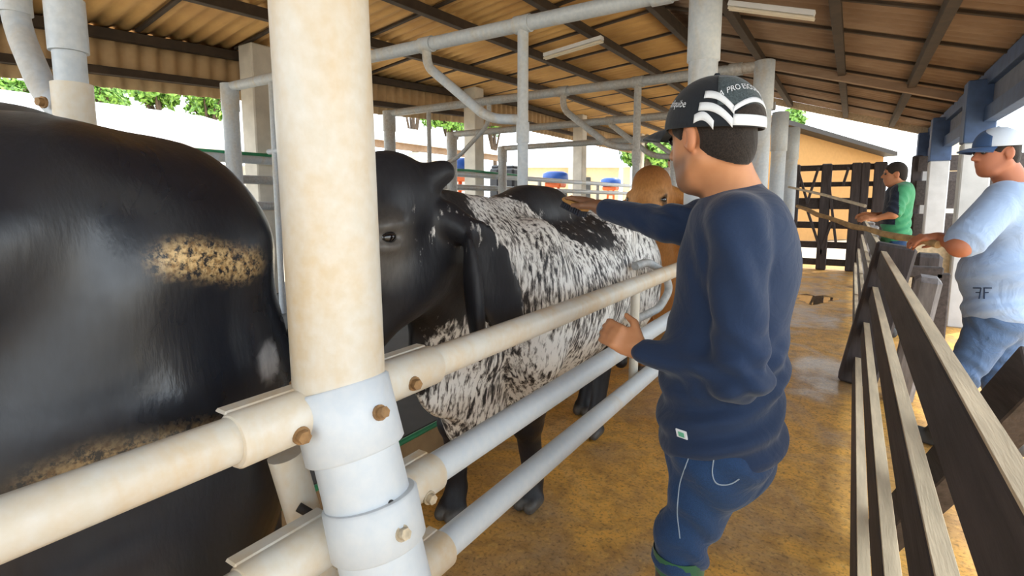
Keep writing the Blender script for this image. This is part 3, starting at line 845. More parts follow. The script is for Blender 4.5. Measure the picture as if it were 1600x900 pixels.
# pale house with hipped white roof
def house(px0, px1, D, zt, ze, label):
    a, b = at_d(px0, 262, D), at_d(px1, 262, D); a.z = b.z = 0
    d = (b - a).normalized(); nrm = Vector((-d.y, d.x, 0)); W = (b - a).length; Dp = 7.0
    t = thing('house', label, 'house', tuple((a + b) / 2))
    m = MB(); m.box((a + b) / 2 + nrm * Dp / 2 + Vector((0, 0, ze / 2)), (W * 0.84, Dp * 0.85, ze), (d, nrm, V((0, 0, 1)))); m.build('wall', 'cream_wall', t)
    e = [a, b, b + nrm * Dp, a + nrm * Dp]; e = [p + V((0, 0, ze)) for p in e]
    r1 = a + d * W * 0.42 + nrm * Dp * 0.5 + V((0, 0, zt)); r2 = a + d * W * 0.58 + nrm * Dp * 0.5 + V((0, 0, zt))
    o = mesh('roof', e + [r1, r2], [(0, 1, 5, 4), (1, 2, 5), (2, 3, 4, 5), (3, 0, 4), (3, 2, 1, 0)], 'white_roof', t)
    for q in (0.2, 0.42, 0.66):
        c = a + d * W * (0.08 + q * 0.84) + nrm * Dp * 0.07
        m = MB(); m.box(c + V((0, 0, ze * 0.42)), (W * 0.08, 0.25, ze * 0.84 if q == 0.66 else ze * 0.3), (d, nrm, V((0, 0, 1))), 0.02); m.build('door' if q == 0.66 else 'window', 'rubber_dark', t)
    for q in (0.03, 0.5, 0.97):
        c = a + d * W * q; m = MB(); m.box(c + V((0, 0, ze / 2)), (0.35, 0.35, ze), (d, nrm, V((0, 0, 1))), 0.02); m.build('porch_post', 'cream_wall', t)
    return t
house(800, 985, 30, 5.9, 3.4, 'cream house with white hipped roof beyond the rails, above the speckled back')

# ochre building past the far gate
t = thing('building', 'ochre walled building with dark sloping roof edge past the far gate', 'building', tuple(at_d(1300, 320, 19)))
a, b = at_d(1180, 320, 18), at_d(1375, 320, 21); zt_a, zt_b = at_d(1180, 193, 18).z, at_d(1375, 246, 21).z
nr = Vector((-(b - a).y, (b - a).x, 0)).normalized()
for nm, mt, off, lo, hi in (('wall', 'ochre_wall', 0.0, None, 0.0), ('roof_edge', 'dark_steel', -0.5, 0.0, 0.16)):
    vs = []
    for p, z in ((a, zt_a), (b, zt_b)):
        for dn in (0, 0.3 if nm == 'wall' else 0.7):
            q = V((p.x, p.y, 0)) + nr * (off + dn)
            vs += [q + V((0, 0, 0 if lo is None else z + lo)), q + V((0, 0, z + hi))]
    mesh(nm, vs, [(0, 1, 5, 4), (2, 6, 7, 3), (0, 2, 3, 1), (4, 5, 7, 6), (1, 3, 7, 5), (0, 4, 6, 2)], mt, t)
# brown eave of a shed on the right
t = thing('shed', 'small shed with brown boarded eave seen between the right pillars', 'shed', tuple(at_d(1465, 315, 17)))
a, b, c = at_d(1440, 262, 16), at_d(1520, 262, 17), at_d(1520, 190, 17)
nr = Vector((0.3, 0.95, 0)).normalized()
mesh('roof', [a, b, c, a + nr * 5, b + nr * 5, c + nr * 5], [(0, 1, 2), (3, 5, 4), (0, 3, 4, 1), (1, 4, 5, 2), (2, 5, 3, 0)], 'pale_timber', t)
for k in (0.2, 0.9):
    p = a.lerp(b, k); m = MB(); m.box((p.x, p.y, p.z / 2), (0.2, 0.2, p.z)); m.build('post', 'grey_timber', t)

# trees
def tree(label, px_, py_, D_, rx, rz, mat='foliage', n=1500, leaf=0.22, group='trees beyond the sheds', bare=False):
    c = at_d(px_, py_, D_); t = thing('tree', label, 'tree', (c.x, c.y, 0), group)
    m = MB(); base = V((c.x, c.y, 0))
    m.tube([base, base + V((0.1, 0, c.z * 0.5)), V((c.x, c.y, c.z))], [0.28, 0.2, 0.1], 10)
    for k in range(7):
        a = rng.uniform(0, 6.28); e = c + V((math.cos(a) * rx * 0.6, math.sin(a) * rx * 0.6, rng.uniform(-.3, .8) * rz))
        m.tube([V((c.x, c.y, c.z * 0.62)), (V((c.x, c.y, c.z * 0.8)) + e) / 2, e], [0.1, 0.07, 0.03], 6)
    m.build('trunk', 'bark', t)
    if bare: return t
    vs = []; fs = []
    blobs = [(c + V((rng.uniform(-.6, .6) * rx, rng.uniform(-.6, .6) * rx, rng.uniform(-.5, .5) * rz)), rng.uniform(.35, .6)) for _ in range(9)]
    for k in range(n):
        bc, bs = rng.choice(blobs)
        d = V((rng.gauss(0, 1), rng.gauss(0, 1), rng.gauss(0, 1))).normalized()
        p = bc + V((d.x * rx, d.y * rx, d.z * rz)) * bs * rng.uniform(.75, 1.0)
        nn = (d + V((rng.uniform(-.7, .7), rng.uniform(-.7, .7), rng.uniform(-.2, .9)))).normalized(); x, y = frame_of(nn)
        a = rng.uniform(0, 6.28); u = x * math.cos(a) + y * math.sin(a); w_ = nn.cross(u); s = leaf * rng.uniform(.6, 1.3)
        i = len(vs); vs += [p - u * s, p - w_ * s * .45 - nn * s * .08, p + u * s, p + w_ * s * .45 - nn * s * .08]; fs.append((i, i + 1, i + 2, i + 3))
    mesh('foliage', vs, fs, mat, t); return t
tree('leafy green tree at the left picture edge above the white shed roof', 12, 150, 28, 2.4, 1.5, leaf=.3)
tree('green tree above the white shed roof, right of the bent tube', 150, 140, 36, 2.6, 1.3, n=900, leaf=.3)
tree('green tree above the white shed roof, halfway to the near thick post', 245, 146, 27, 1.4, 1.0, n=500, leaf=.3)
tree('bright green tree above the white shed roof, just left of the concrete pillar', 322, 150, 33, 2.0, 1.5, n=1200, leaf=.3)
tree('round green treetop over the middle shed roof, left of the concrete pillar', 705, 185, 42, 2.6, 1.6, leaf=.3)
tree('small green treetop showing inside the bent tube of the overhead divider', 772, 190, 44, 1.8, 1.2, n=700, leaf=.3)
tree('bright green tree behind the cream house roof', 925, 205, 52, 4.6, 1.8, leaf=.35)
tree('dark green tree between the cream house and the brown cow', 1032, 235, 36, 2.6, 2.8, 'foliage_dark', 2200, leaf=.3)
tree('light green tree behind the steel upright beside the capped head', 1012, 215, 28, 1.6, 1.8, leaf=.25)
tree('green treetop right of the black cap beyond the roof end', 1232, 195, 30, 0.9, 1.2, n=600, leaf=.25)
tree('bare branched tree over the middle shed roof', 645, 170, 36, 1.6, 1.6, bare=True)

# ================================================================== CATTLE
def ss(a, b, x): 
    t = np.clip((x - a) / (b - a), 0, 1); return t * t * (3 - 2 * t)
def cow(name, label, cat, ox, oy, s, mat, cell, colfn, spfn, dirtfn, P_=None, group=None):
    P_ = P_ or {}
    g = lambda x, y, z: (ox + s * x, oy + s * y, s * z)
    B = Body(); k = 0.06 * s
    def rc(a, b, ra, rb, kk=k): B.rc(g(*a), g(*b), ra * s, rb * s, kk)
    def el(c, r, ax=None, kk=k): B.el(g(*c), tuple(q * s for q in r), ax, kk)
    wd = P_.get('wide', 1.0); top = P_.get('top', 0.0)
    # trunk: deep chest narrowing to the belly
    rc((0, -.36, 1.02), (0, .25, 1.04), .335 * wd, .345 * wd)
    el((0, -.05, .97), (.36 * wd, .62, .40))
    rc((0, .3, 1.07), (0, .66, 1.10), .32 * wd, .25 * wd)
    rc((0, -.45, 1.36), (0, .72, 1.33 + top), .09, .085)
    for sx in (-1, 1):
        el((sx * .20 * wd, .42, 1.28 + top), (.10, .13, .10))          # hip bone
        el((sx * .10 * wd, .86, 1.20 + top), (.08, .09, .08))          # pin bone
        el((sx * .19 * wd, .66, 1.0), (.17 * wd, .25, .33))            # thigh
        el((sx * .20 * wd, -.46, 1.05), (.15, .19, .33))           # shoulder
    if P_.get('hump', True): el((0, -.14, 1.41), (.12, .34, .12), None, .06 * s)
    if P_.get('rump'):
        for sx in (-1, 1):
            rc((sx * .17, -.1, 1.19), (sx * .16, .70, 1.19), .215, .205); el((sx * .19, .62, .84), (.20, .30, .46)); el((sx * .12, .80, 1.0), (.15, .17, .30))
        rc((0, -.4, 1.34), (0, .10, 1.33), .09, .07); rc((0, .25, 1.35), (0, .60, 1.34), .085, .075)
        el((.22, .10, 1.03), (.20, .16, .26)); el((.30, .44, 1.21), (.07, .10, .08))
    el((0, -.60, .78), (.11, .24, .38))                               # brisket
    feet = P_.get('feet', {})
    for key, sx in (('fl', 1), ('fr', -1)):
        fxx, fy = feet.get(key, (sx * .15, -.52))
        el_ = (sx * .19, -.47, .80); kn = (sx * .17 * .3 + fxx * .7, -.50 * .35 + fy * .65 - .02, .46); ft = (fxx, fy, .13)
        rc(el_, kn, .115, .068, .05 * s); rc(kn, ft, .062, .045, .03 * s)
        el((kn[0], kn[1] - .01, kn[2]), (.07, .07, .075), None, .03 * s)
        rc(ft, (fxx, fy - .03, .06), .05, .058, .02 * s)
        for hx in (-.032, .032): rc((fxx + hx, fy - .03, .055), (fxx + hx * .9, fy - .085, .03), .038, .03, .008 * s)
    for key, sx in (('hl', 1), ('hr', -1)):
        fxx, fy = feet.get(key, (sx * .15, .72))
        st = (sx * .19, .55, .80); hk = (fxx * .8 + sx * .03, fy + .07, .50); ft = (fxx, fy, .13)
        rc(st, hk, .14, .062, .05 * s); rc(hk, ft, .056, .045, .03 * s)
        rc(ft, (fxx, fy - .03, .06), .05, .058, .02 * s)
        for hx in (-.032, .032): rc((fxx + hx, fy - .03, .055), (fxx + hx * .9, fy - .085, .03), .038, .03, .008 * s)
    # tail
    B.chain([g(0, .93, 1.22 + top), g(0, 1.0, 1.0), g(0.02, 1.0, .62), g(0.02, .98, .38)], [.035 * s, .028 * s, .022 * s, .045 * s], .03 * s)
    # neck, dewlap
    hx, hy, hz = P_.get('head', (0, 0, 0))
    H = lambda x, y, z: (x + hx, y + hy, z + hz)
    rc((0, -.42, 1.14), H(0, -.98, 1.28), .27, .155)
    rc((0, -.40, 1.36), H(0, -.98, 1.40), .09, .08)
    el((hx * .5, -.78, .93), (.055, .27, .30), None, .07 * s)
    # domed head
    el(H(0, -1.12, 1.40), (.135, .155, .15)); el(H(0, -1.13, 1.475), (.115, .115, .10))
    rc(H(0, -1.20, 1.33), H(0, -1.375, 1.07), .118, .082); el(H(0, -1.415, 1.03), (.088, .072, .078), None, .03 * s)
    rc(H(0, -1.08, 1.20), H(0, -1.33, .98), .115, .062)
    rc(H(0, -1.02, 1.18), (hx * .6, -.70, .85), .085, .085)
    for sx in (-1, 1): el(H(sx * .07, -1.12, 1.20), (.06, .10, .11))
    for sx in (-1, 1):
        el(H(sx * .105, -1.235, 1.365), (.042, .055, .03), None, .03 * s)           # brow
        el(H(sx * .11, -1.235, 1.31), (.035, .05, .022), None, .03 * s)
        el(H(sx * .045, -1.47, 1.05), (.022, .012, .016), None, .01 * s)
        B.el(g(*H(sx * .137, -1.238, 1.336)), (.020 * s, .030 * s, .017 * s), None, .012 * s, '-')
        # stub of a horn
        if P_.get('horn', True): rc(H(sx * .09, -1.03, 1.50), H(sx * .115, -1.0, 1.52), .045, .035, .03 * s)
        # long hanging ear: root roll, then a broad folded leaf
        rc(H(sx * .125, -1.0, 1.375), H(sx * .20, -.985, 1.335), .055, .045, .03 * s)
        ax = (V((0.12 * sx, .32, -1)).normalized(),)
        w1 = V((sx * .35, .93, .3)); w1 = (w1 - ax[0] * w1.dot(ax[0])).normalized(); axs = (ax[0], w1, ax[0].cross(w1))
        el(H(sx * .255, -.915, 1.17), (.215, .085, .018), axs, .02 * s)
        ax2 = V((0.05 * sx, .06, -1)).normalized(); w2 = V((sx * .8, -.6, 0)); w2 = (w2 - ax2 * w2.dot(ax2)).normalized()
        el(H(sx * .245, -1.02, 1.14), (.20, .055, .022), (ax2, w2, ax2.cross(w2)), .014 * s)
    loc = lambda P: (P - np.array([ox, oy, 0])) / s - np.array([hx, hy, hz]) * ss(-.7, -1.0, (P[:, 1:2] - oy) / s)
    o = B.build(name, cell, mat, None, {'Col': lambda P: colfn(loc(P), P), 'speckle': lambda P: spfn(loc(P), P), 'dirt': lambda P: dirtfn(loc(P), P)}, relax=1, disp=(lambda P: P_['wave'] * np.sin(P[:, 1] * 13 + 2 * np.sin(P[:, 2] * 7)) * np.sin(P[:, 2] * 10 + 1.5 * np.sin(P[:, 1] * 9 + 1))) if P_.get('wave') else None)
    tag(o, label, cat, group)
    for sx in (-1, 1):
        ball('eye', g(*H(sx * .118, -1.238, 1.334)), P_.get('eye', 1) * .024 * s, 'eye_dark', o, 10, (0.8, 1.15, .8))
    return o
def dist(P, c): return np.sqrt(((P - np.array(c)) ** 2).sum(1))
zero = lambda q, P: np.zeros(len(P))
def mixc(a, b, t): return np.array(a)[None, :] * (1 - t[:, None]) + np.array(b)[None, :] * t[:, None]

# near black bull: only the hind part is in view
bx = -1.0
pd = [at_x(x, y, bx) for x, y in ((268, 400), (300, 404), (330, 408), (362, 412))]
pe2 = [at_x(x, y, bx + .02) for x, y in ((190, 702), (235, 690), (280, 680), (130, 715), (90, 735))]
sc = at_x(411, 562, bx)
def bull_col(q, P):
    c = mixc((.011, .014, .022), (.011, .014, .022), np.zeros(len(P)))
    t = ss(.045, .028, np.sqrt(((P[:, 1] - sc.y) / .8) ** 2 + (P[:, 2] - sc.z) ** 2)) * (P[:, 0] > -1.33)
    c = c * (1 - t[:, None]) + np.array([.42, .42, .43]) * t[:, None]
    t = ss(.07, .05, q[:, 2]); return c * (1 - t[:, None]) + np.array([.05, .045, .04]) * t[:, None]
def bull_dirt(q, P):
    d = np.zeros(len(P))
    for c in pd: d = np.maximum(d, ss(.055, .012, np.sqrt((P[:, 1] - c.y) ** 2 * .5 + (P[:, 2] - c.z) ** 2 * 1.6)))
    for c in pe2: d = np.maximum(d, .56 * ss(.06, .0, np.sqrt((P[:, 1] - c.y) ** 2 * .5 + (P[:, 2] - c.z) ** 2 * 1.6)))
    return d * (P[:, 0] > -1.38)
cow('bull', 'huge black bull at the left edge with dried dung on its flank', 'bull', -1.37, -.33, 1.14, 'coat_black', .014, bull_col, zero, bull_dirt, {'rump': True, 'hump': False, 'wave': .012})

# speckled cow with a black head, in the pen beside the man in navy
def sp_col(q, P):
    c = mixc((.012, .012, .016), (.016, .016, .020), ss(.6, 1.4, q[:, 2]))
    e = np.sqrt((q[:, 1] + 1.235) ** 2 + ((q[:, 2] - 1.30) * .8) ** 2); t = ss(.12, .03, e) * .7
    c = c * (1 - t[:, None]) + np.array([.19, .17, .15]) * t[:, None]
    t = ss(.075, .05, q[:, 2]); c = c * (1 - t[:, None]) + np.array([.10, .09, .08]) * t[:, None]
    return c
def sp_speck(q, P):
    n = .05 * np.sin(q[:, 1] * 23 + q[:, 2] * 17)
    s = ss(-1.0, -.66, q[:, 1] - .40 * np.minimum(q[:, 2] - 1.15, 0) + .15 * np.maximum(q[:, 2] - 1.2, 0) + n) 
    s = s * ss(.36, .48, q[:, 2] + n)
    s = s * (1 - .97 * ss(.32, .09, np.sqrt(((q[:, 1] + .02 + .55 * (q[:, 2] - 1.36)) * .7) ** 2 + ((q[:, 2] - 1.40) * 1.1) ** 2)) )
    s = s * (1 - .5 * ss(1.42, 1.47, q[:, 2]))
    leg = (((np.abs(q[:, 1] + .28) < .16) & (q[:, 0] > .03)) | (q[:, 1] > .3) | (q[:, 0] < -.12)) & (q[:, 2] < .66)
    s = np.maximum(s * np.where(leg, .0, 1.0), .34 * ss(-1.25, -1.15, q[:, 1]) * ss(1.15, 1.3, q[:, 2]) * ss(1.48, 1.4, q[:, 2]))
    return s
cow('cow', 'speckled grey and white cow with black head, being brushed', 'cow', -1.27, 2.30, 1.0, 'coat_speckled', .011, sp_col, sp_speck, zero,
    {'wave': .004, 'feet': {'fl': (.06, -.24), 'fr': (-.20, -.50), 'hl': (.0, .62), 'hr': (-.2, .92)}, 'head': (.10, -.055, .02)})

def br_col(q, P):
    c = mixc((.46, .20, .055), (.30, .115, .03), ss(1.38, 1.55, q[:, 2]))
    t = ss(-1.38, -1.43, q[:, 1]) * (q[:, 2] < 1.15); c = c * (1 - t[:, None]) + np.array([.05, .035, .03]) * t[:, None]
    e = np.sqrt((q[:, 1] + 1.235) ** 2 + (q[:, 2] - 1.33) ** 2); t = ss(.12, .05, e) * .6; c = c * (1 - t[:, None]) + np.array([.66, .36, .16]) * t[:, None]; t = ss(.055, .04, e); c = c * (1 - t[:, None]) + np.array([.10, .05, .02]) * t[:, None]
    t = ss(.07, .05, q[:, 2]); return c * (1 - t[:, None]) + np.array([.08, .07, .06]) * t[:, None]
cow('cow', 'reddish brown cow looking over the rail beside the man', 'cow', -1.26, 4.86, 1.0, 'coat_brown', .014, br_col, zero, zero, {'head': (.03, .02, .13), 'horn': False, 'eye': 1.35})

# ================================================================== PEOPLE
def hand(B, w_, fd, pn, th, s=1.0, curl=(0.35, 0.5), k=.008, spread=.05):
    """wrist, finger direction, palm normal (towards what is held), thumb side; five separate fingers"""
    w_, fd, pn, th = Vector(w_), Vector(fd).normalized(), Vector(pn), Vector(th)
    pn = (pn - fd * pn.dot(fd)).normalized(); th = (th - fd * th.dot(fd) - pn * th.dot(pn)).normalized()
    B.rc(w_ - fd * .03 * s, w_ + fd * .02 * s, .027 * s, .028 * s, .02)
    B.el(w_ + fd * .055 * s, (.052 * s, .040 * s, .017 * s), (fd, th, pn), .015)
    for i, (off, L) in enumerate(((.029, .072), (.010, .080), (-.010, .075), (-.029, .058))):
        a = w_ + fd * .092 * s + th * off * s
        d1 = (fd + pn * curl[0] + th * (off * spread * 20)).normalized(); d2 = (fd + pn * (curl[0] + curl[1]) + th * (off * spread * 20)).normalized(); d3 = (fd + pn * (curl[0] + 2.2 * curl[1])).normalized()
        p1 = a + d1 * L * .48 * s; p2 = p1 + d2 * L * .32 * s; p3 = p2 + d3 * L * .24 * s
        B.rc(a - d1 * .02 * s, p1, .0100 * s, .0092 * s, k); B.rc(p1, p2, .0092 * s, .0085 * s, .004); B.rc(p2, p3, .0085 * s, .0072 * s, .004)
    a = w_ + fd * .030 * s + th * .030 * s; d1 = (fd * .75 + th * .75 + pn * .25).normalized(); d2 = (fd + th * .25 + pn * .3).normalized()
    p1 = a + d1 * .042 * s; B.rc(a, p1, .015 * s, .012 * s, .012); B.rc(p1, p1 + d2 * .036 * s, .0115 * s, .009 * s, .005)

SKIN = dict(tan=(.56, .26, .125), red=(.46, .17, .09), far=(.45, .19, .09))
def head_prims(B, c, F, L, U, s=1.0):
    q = lambda f, l, u: tuple(c + F * f * s + L * l * s + U * u * s)
    ax = (F, L, U); S = lambda *r: tuple(x * s for x in r)
    B.el(q(-.008, 0, .03), S(.098, .076, .098), ax, .02)
    B.el(q(.030, 0, -.045), S(.066, .060, .082), ax, .03)
    B.rc(q(.045, -.02, -.105), q(.045, .02, -.105), .028 * s, .028 * s, .03)
    B.rc(q(-.02, .05, -.06), q(.03, .04, -.10), .025 * s, .02 * s, .03); B.rc(q(-.02, -.05, -.06), q(.03, -.04, -.10), .025 * s, .02 * s, .03)
    B.rc(q(.086, 0, .010), q(.112, 0, -.030), .008 * s, .013 * s, .012)
    for sx in (-1, 1): B.el(q(.098, sx * .012, -.034), S(.012, .010, .009), ax, .008)
    B.el(q(.080, 0, .026), S(.016, .050, .011), ax, .015)
    B.el(q(.086, 0, -.066), S(.013, .024, .007), ax, .008); B.el(q(.083, 0, -.080), S(.013, .021, .008), ax, .008)
    for sx in (-1, 1):
        B.el(q(.086, sx * .031, .002), S(.014, .015, .010), ax, .008, '-')
        ex = (V(F) * .96 + V(L) * sx * -.0, V(L), V(U))
        B.el(q(-.012, sx * .080, -.012), S(.021, .008, .034), (F, L, U), .01)
        B.el(q(-.020, sx * .087, -.010), S(.015, .007, .036), (F, L, U), .006)
        B.el(q(-.006, sx * .090, -.010), S(.009, .006, .019), ax, .004, '-')
def person(name, label, J, cell, skin, shirt, trousers, shoes='rubber_boot', sleeve='long', bulk=1.0, hands=(), cap=None, hem=0.0, collar=None, hs=1.0, group=None):
    root = thing(name, label, 'person', (J['ankL'].x * .5 + J['ankR'].x * .5, J['ankL'].y * .5 + J['ankR'].y * .5, 0), group)
    F = J['F'].normalized(); Lf = V((-F.y, F.x, 0)).normalized()
    hF = J['hF'].normalized(); hU = J.get('hU', V((0, 0, 1))); hL = hU.cross(hF).normalized(); hU = hF.cross(hL).normalized()
    ch, pv, nb, hc = J['chest'], J['pelvis'], J['neck'], J['head']; b = bulk
    up = (ch - pv).normalized(); Ft = (F - up * F.dot(up)).normalized(); Lt = up.cross(Ft).normalized(); ax = (Ft, Lt, up)
    if Lt.dot(Lf) < 0: Lt = -Lt
    sL, sR = J['shL'], J['shR']
    def torso(B, e):
        B.el(ch + up * .02, (.118 * b * J.get('deep', 1) + e, .168 * b + e, .20 + e), ax, .06)
        B.el(ch.lerp(pv, .55) + Ft * .012 * b, (.118 * b * J.get('belly', 1) + e, .158 * b + e, .20 + e), ax, .08)
        B.el(pv, (.122 * b * J.get('seat', 1) + e, .168 * b + e, .14 + e), ax, .06)
        B.rc(sL.lerp(sR, .08), sR.lerp(sL, .08), .066 * b + e, .066 * b + e, .06)
        B.el(ch + up * .10 - Ft * .05 + Lt * .08, (.06 + e, .09 + e, .11 + e), ax, .05); B.el(ch + up * .10 - Ft * .05 - Lt * .08, (.06 + e, .09 + e, .11 + e), ax, .05)
        B.rc(nb - up * .07, nb - up * .02, .085 + e, .064 + e * .6, .05)
    def arm(B, s_, e_, w_, e, upto=1.0):
        B.rc(s_, e_, (.060 * b + e), (.046 * b + e), .014)
        if upto > 0: B.rc(e_, e_.lerp(w_, upto), (.046 * b + e), (.046 * b * (1 - upto) + .030 * upto + e), .03)
    def leg(B, h_, k_, a_, e):
        B.rc(h_, k_, .085 * b + e, .058 * b + e, .05); B.rc(k_, k_.lerp(a_, .35), .057 * b + e, .058 * b + e, .03); B.rc(k_.lerp(a_, .35), a_, .058 * b + e, .042 + e, .03)
    B = Body()
    torso(B, -.014)
    for s_, e_, w_ in ((sL, J['elL'], J['wrL']), (sR, J['elR'], J['wrR'])): arm(B, s_, e_, w_, -.006)
    for h_, k_, a_ in ((J['hipL'], J['knL'], J['ankL']), (J['hipR'], J['knR'], J['ankR'])): leg(B, h_, k_, a_, -.014)
    B.rc(nb - up * .05, hc - hU * .07 - hF * .018, .062 * (b * .5 + .5), .057 * (b * .4 + .6), .03)
    B.rc(nb - up * .02 - Ft * .02, hc - hU * .05 - hF * .045, .05, .05, .03)
    head_prims(B, hc, hF, hL, hU, hs)
    for h_ in hands: hand(B, *h_[:4], **h_[4])
    sk = np.array(SKIN[skin])
    def col(P):
        q = P - np.array(hc); f = q @ np.array(hF); l = q @ np.array(hL); u = q @ np.array(hU)
        c = np.repeat(sk[None, :], len(P), 0)
        if J.get('stubble', 0):
            t = J['stubble'] * ss(.0, .03, f) * ss(-.035, -.07, u) * (np.abs(u) < .2); c = c * (1 - t[:, None]) + np.array([.12, .075, .05]) * t[:, None]
        t = .35 * ss(.075, .09, np.abs(l)) * (np.abs(u) < .06) * (np.abs(f) < .06); c = c * (1 - t[:, None]) + np.array([.62, .22, .12]) * t[:, None]
        return c
    body = B.build('body', cell, 'skin', root, {'Col': col}, relax=1)
    for sx in (-1, 1): ball('eye', hc + hF * .083 * hs + hL * sx * .031 * hs + hU * .002, .0115 * hs, 'eye_dark', root, 8)
    # hair: cap of hair over the back and sides, ending above ears and nape
    H = Body(); ax_h = (hF, hL, hU)
    H.el(hc + (-.012 * hF + .030 * hU) * hs, (.102 * hs, .081 * hs, .103 * hs), ax_h, .02)
    H.el(hc + (-.045 * hF - .035 * hU) * hs, (.066 * hs, .066 * hs, .07 * hs), ax_h, .03)
    H.half(hc + (.062 * hF + .0 * hU) * hs, hF * 1.0 - hU * .75)
    H.half(hc + (-.0 * hF - .03 * hU) * hs, -hU * 1.0 + hF * .62)
    for sx in (-1, 1): H.el(hc + (-.006 * hF + hL * sx * .085 - .02 * hU) * hs, (.030 * hs, .03 * hs, .042 * hs), ax_h, .006, '-')
    H.build('hair', max(cell, .005), 'hair_dark', root)
    # shirt
    S = Body(); torso(S, .006)
    up_to = {'long': .93, 'short': .0, 'half': .0}[sleeve]
    for s_, e_, w_ in ((sL, J['elL'], J['wrL']), (sR, J['elR'], J['wrR'])):
        if sleeve == 'long': arm(S, s_, e_, w_, .010, up_to)
        else: S.rc(s_, s_.lerp(e_, J.get('slv', .72)), .066 * b + .012, .062 * b + .016, .04)
    S.half(pv - up * (.06 + hem), -up, .01)
    if sleeve != 'long':
        for s_, e_ in ((sL, J['elL']), (sR, J['elR'])):
            pass
    def folds(P):
        q = P - np.array(pv); u = q @ np.array(up); f = q @ np.array(Ft); l = q @ np.array(Lt)
        ph = 4 * np.sin(9 * f + 5 * l) + 2 * np.sin(17 * l - 6 * u)
        waist = ss(.36, .12, u) * ss(-.2, -.05, u)
        d = .008 * waist * np.sin(78 * u + ph * .9 + 14 * f)
        for s_, e_ in ((sL, J['elL']), (sR, J['elR'])):
            de = np.sqrt(((P - np.array(e_)) ** 2).sum(1)); ds = np.sqrt(((P - np.array(s_) + np.array(up) * .10) ** 2).sum(1))
            d = d + .006 * ss(.20, .04, de) * np.sin(95 * (P[:, 2] * .8 + P[:, 0] * .6) + 2.5 * np.sin(30 * P[:, 1]))
            d = d + .0055 * ss(.20, .05, ds) * np.sin(70 * (f * .9 - u * .5) + 2 * np.sin(22 * l))
        return d * J.get('fold', 1.0)
    sh = S.build('shirt', cell * 1.15, shirt, root, None, 1, folds)
    # trousers, cut at the boots
    T = Body(); T.el(pv - up * .05 - Ft * .005, (.113 * b * J.get('seat', 1), .155 * b, .13), ax, .05)
    for h_, k_, a_ in ((J['hipL'], J['knL'], J['ankL']), (J['hipR'], J['knR'], J['ankR'])): leg(T, h_, k_, a_, .004)
    T.half(pv + up * .06, up, .01)
    cz = J.get('cuff', .09); T.half(V((0, 0, cz)), V((0, 0, -1)), .01)
    def tfolds(P):
        d = np.zeros(len(P))
        for h_, k_ in ((J['hipL'], J['knL']), (J['hipR'], J['knR'])):
            dk = np.sqrt(((P - np.array(k_)) ** 2).sum(1)); dh = np.sqrt(((P - np.array(h_)) ** 2).sum(1))
            d = d + .008 * ss(.24, .05, dk) * np.sin(62 * P[:, 2] + 3 * np.sin(18 * (P[:, 0] + P[:, 1])))
            d = d + .007 * ss(.22, .06, dh) * np.sin(55 * (P[:, 2] + .7 * P[:, 0]) + 2.5 * np.sin(20 * P[:, 1]))
        return d
    tr = T.build('trousers', cell * 1.15, trousers, root, None, 1, tfolds)
    # boots or shoes
    for k_, a_ in ((J['knL'], J['ankL']), (J['knR'], J['ankR'])):
        Z = Body(); toe = V((a_.x, a_.y, .035)) + F * .15; heel = V((a_.x, a_.y, .04)) - F * .055
        Z.rc(heel, toe - F * .04, .045, .048, .03); Z.rc(toe - F * .05, toe + F * .01, .046, .038, .03)
        tp = k_.lerp(a_, max(0, (k_.z - J.get('boot', .14)) / max(k_.z - a_.z, .01)))
        Z.rc(tp, a_, .064 if J.get('boot', 0) > .2 else .052, .054, .03); Z.rc(a_, heel + V((0, 0, .02)), .054, .05, .03)
        Z.half((0, 0, .004), (0, 0, -1), .004)
        Z.half((0, 0, J.get('boot', .14)), (0, 0, 1), .004)
        o = Z.build('boot' if J.get('boot', 0) > .2 else 'shoe', .008, shoes, root)
        if J.get('boot', 0) > .2:
            R_ = MB(); d = (a_ - tp).normalized(); zt = J['boot']
            p = tp; R_.tube([p - d * .004, p + d * .05], [.0655, .0655], 24, False); R_.tube([p - d * .006, p + d * .012], [.069, .069], 24, False); R_.build('boot_cuff', 'rubber_green', o)
    return root, body, (hc, hF, hL, hU)

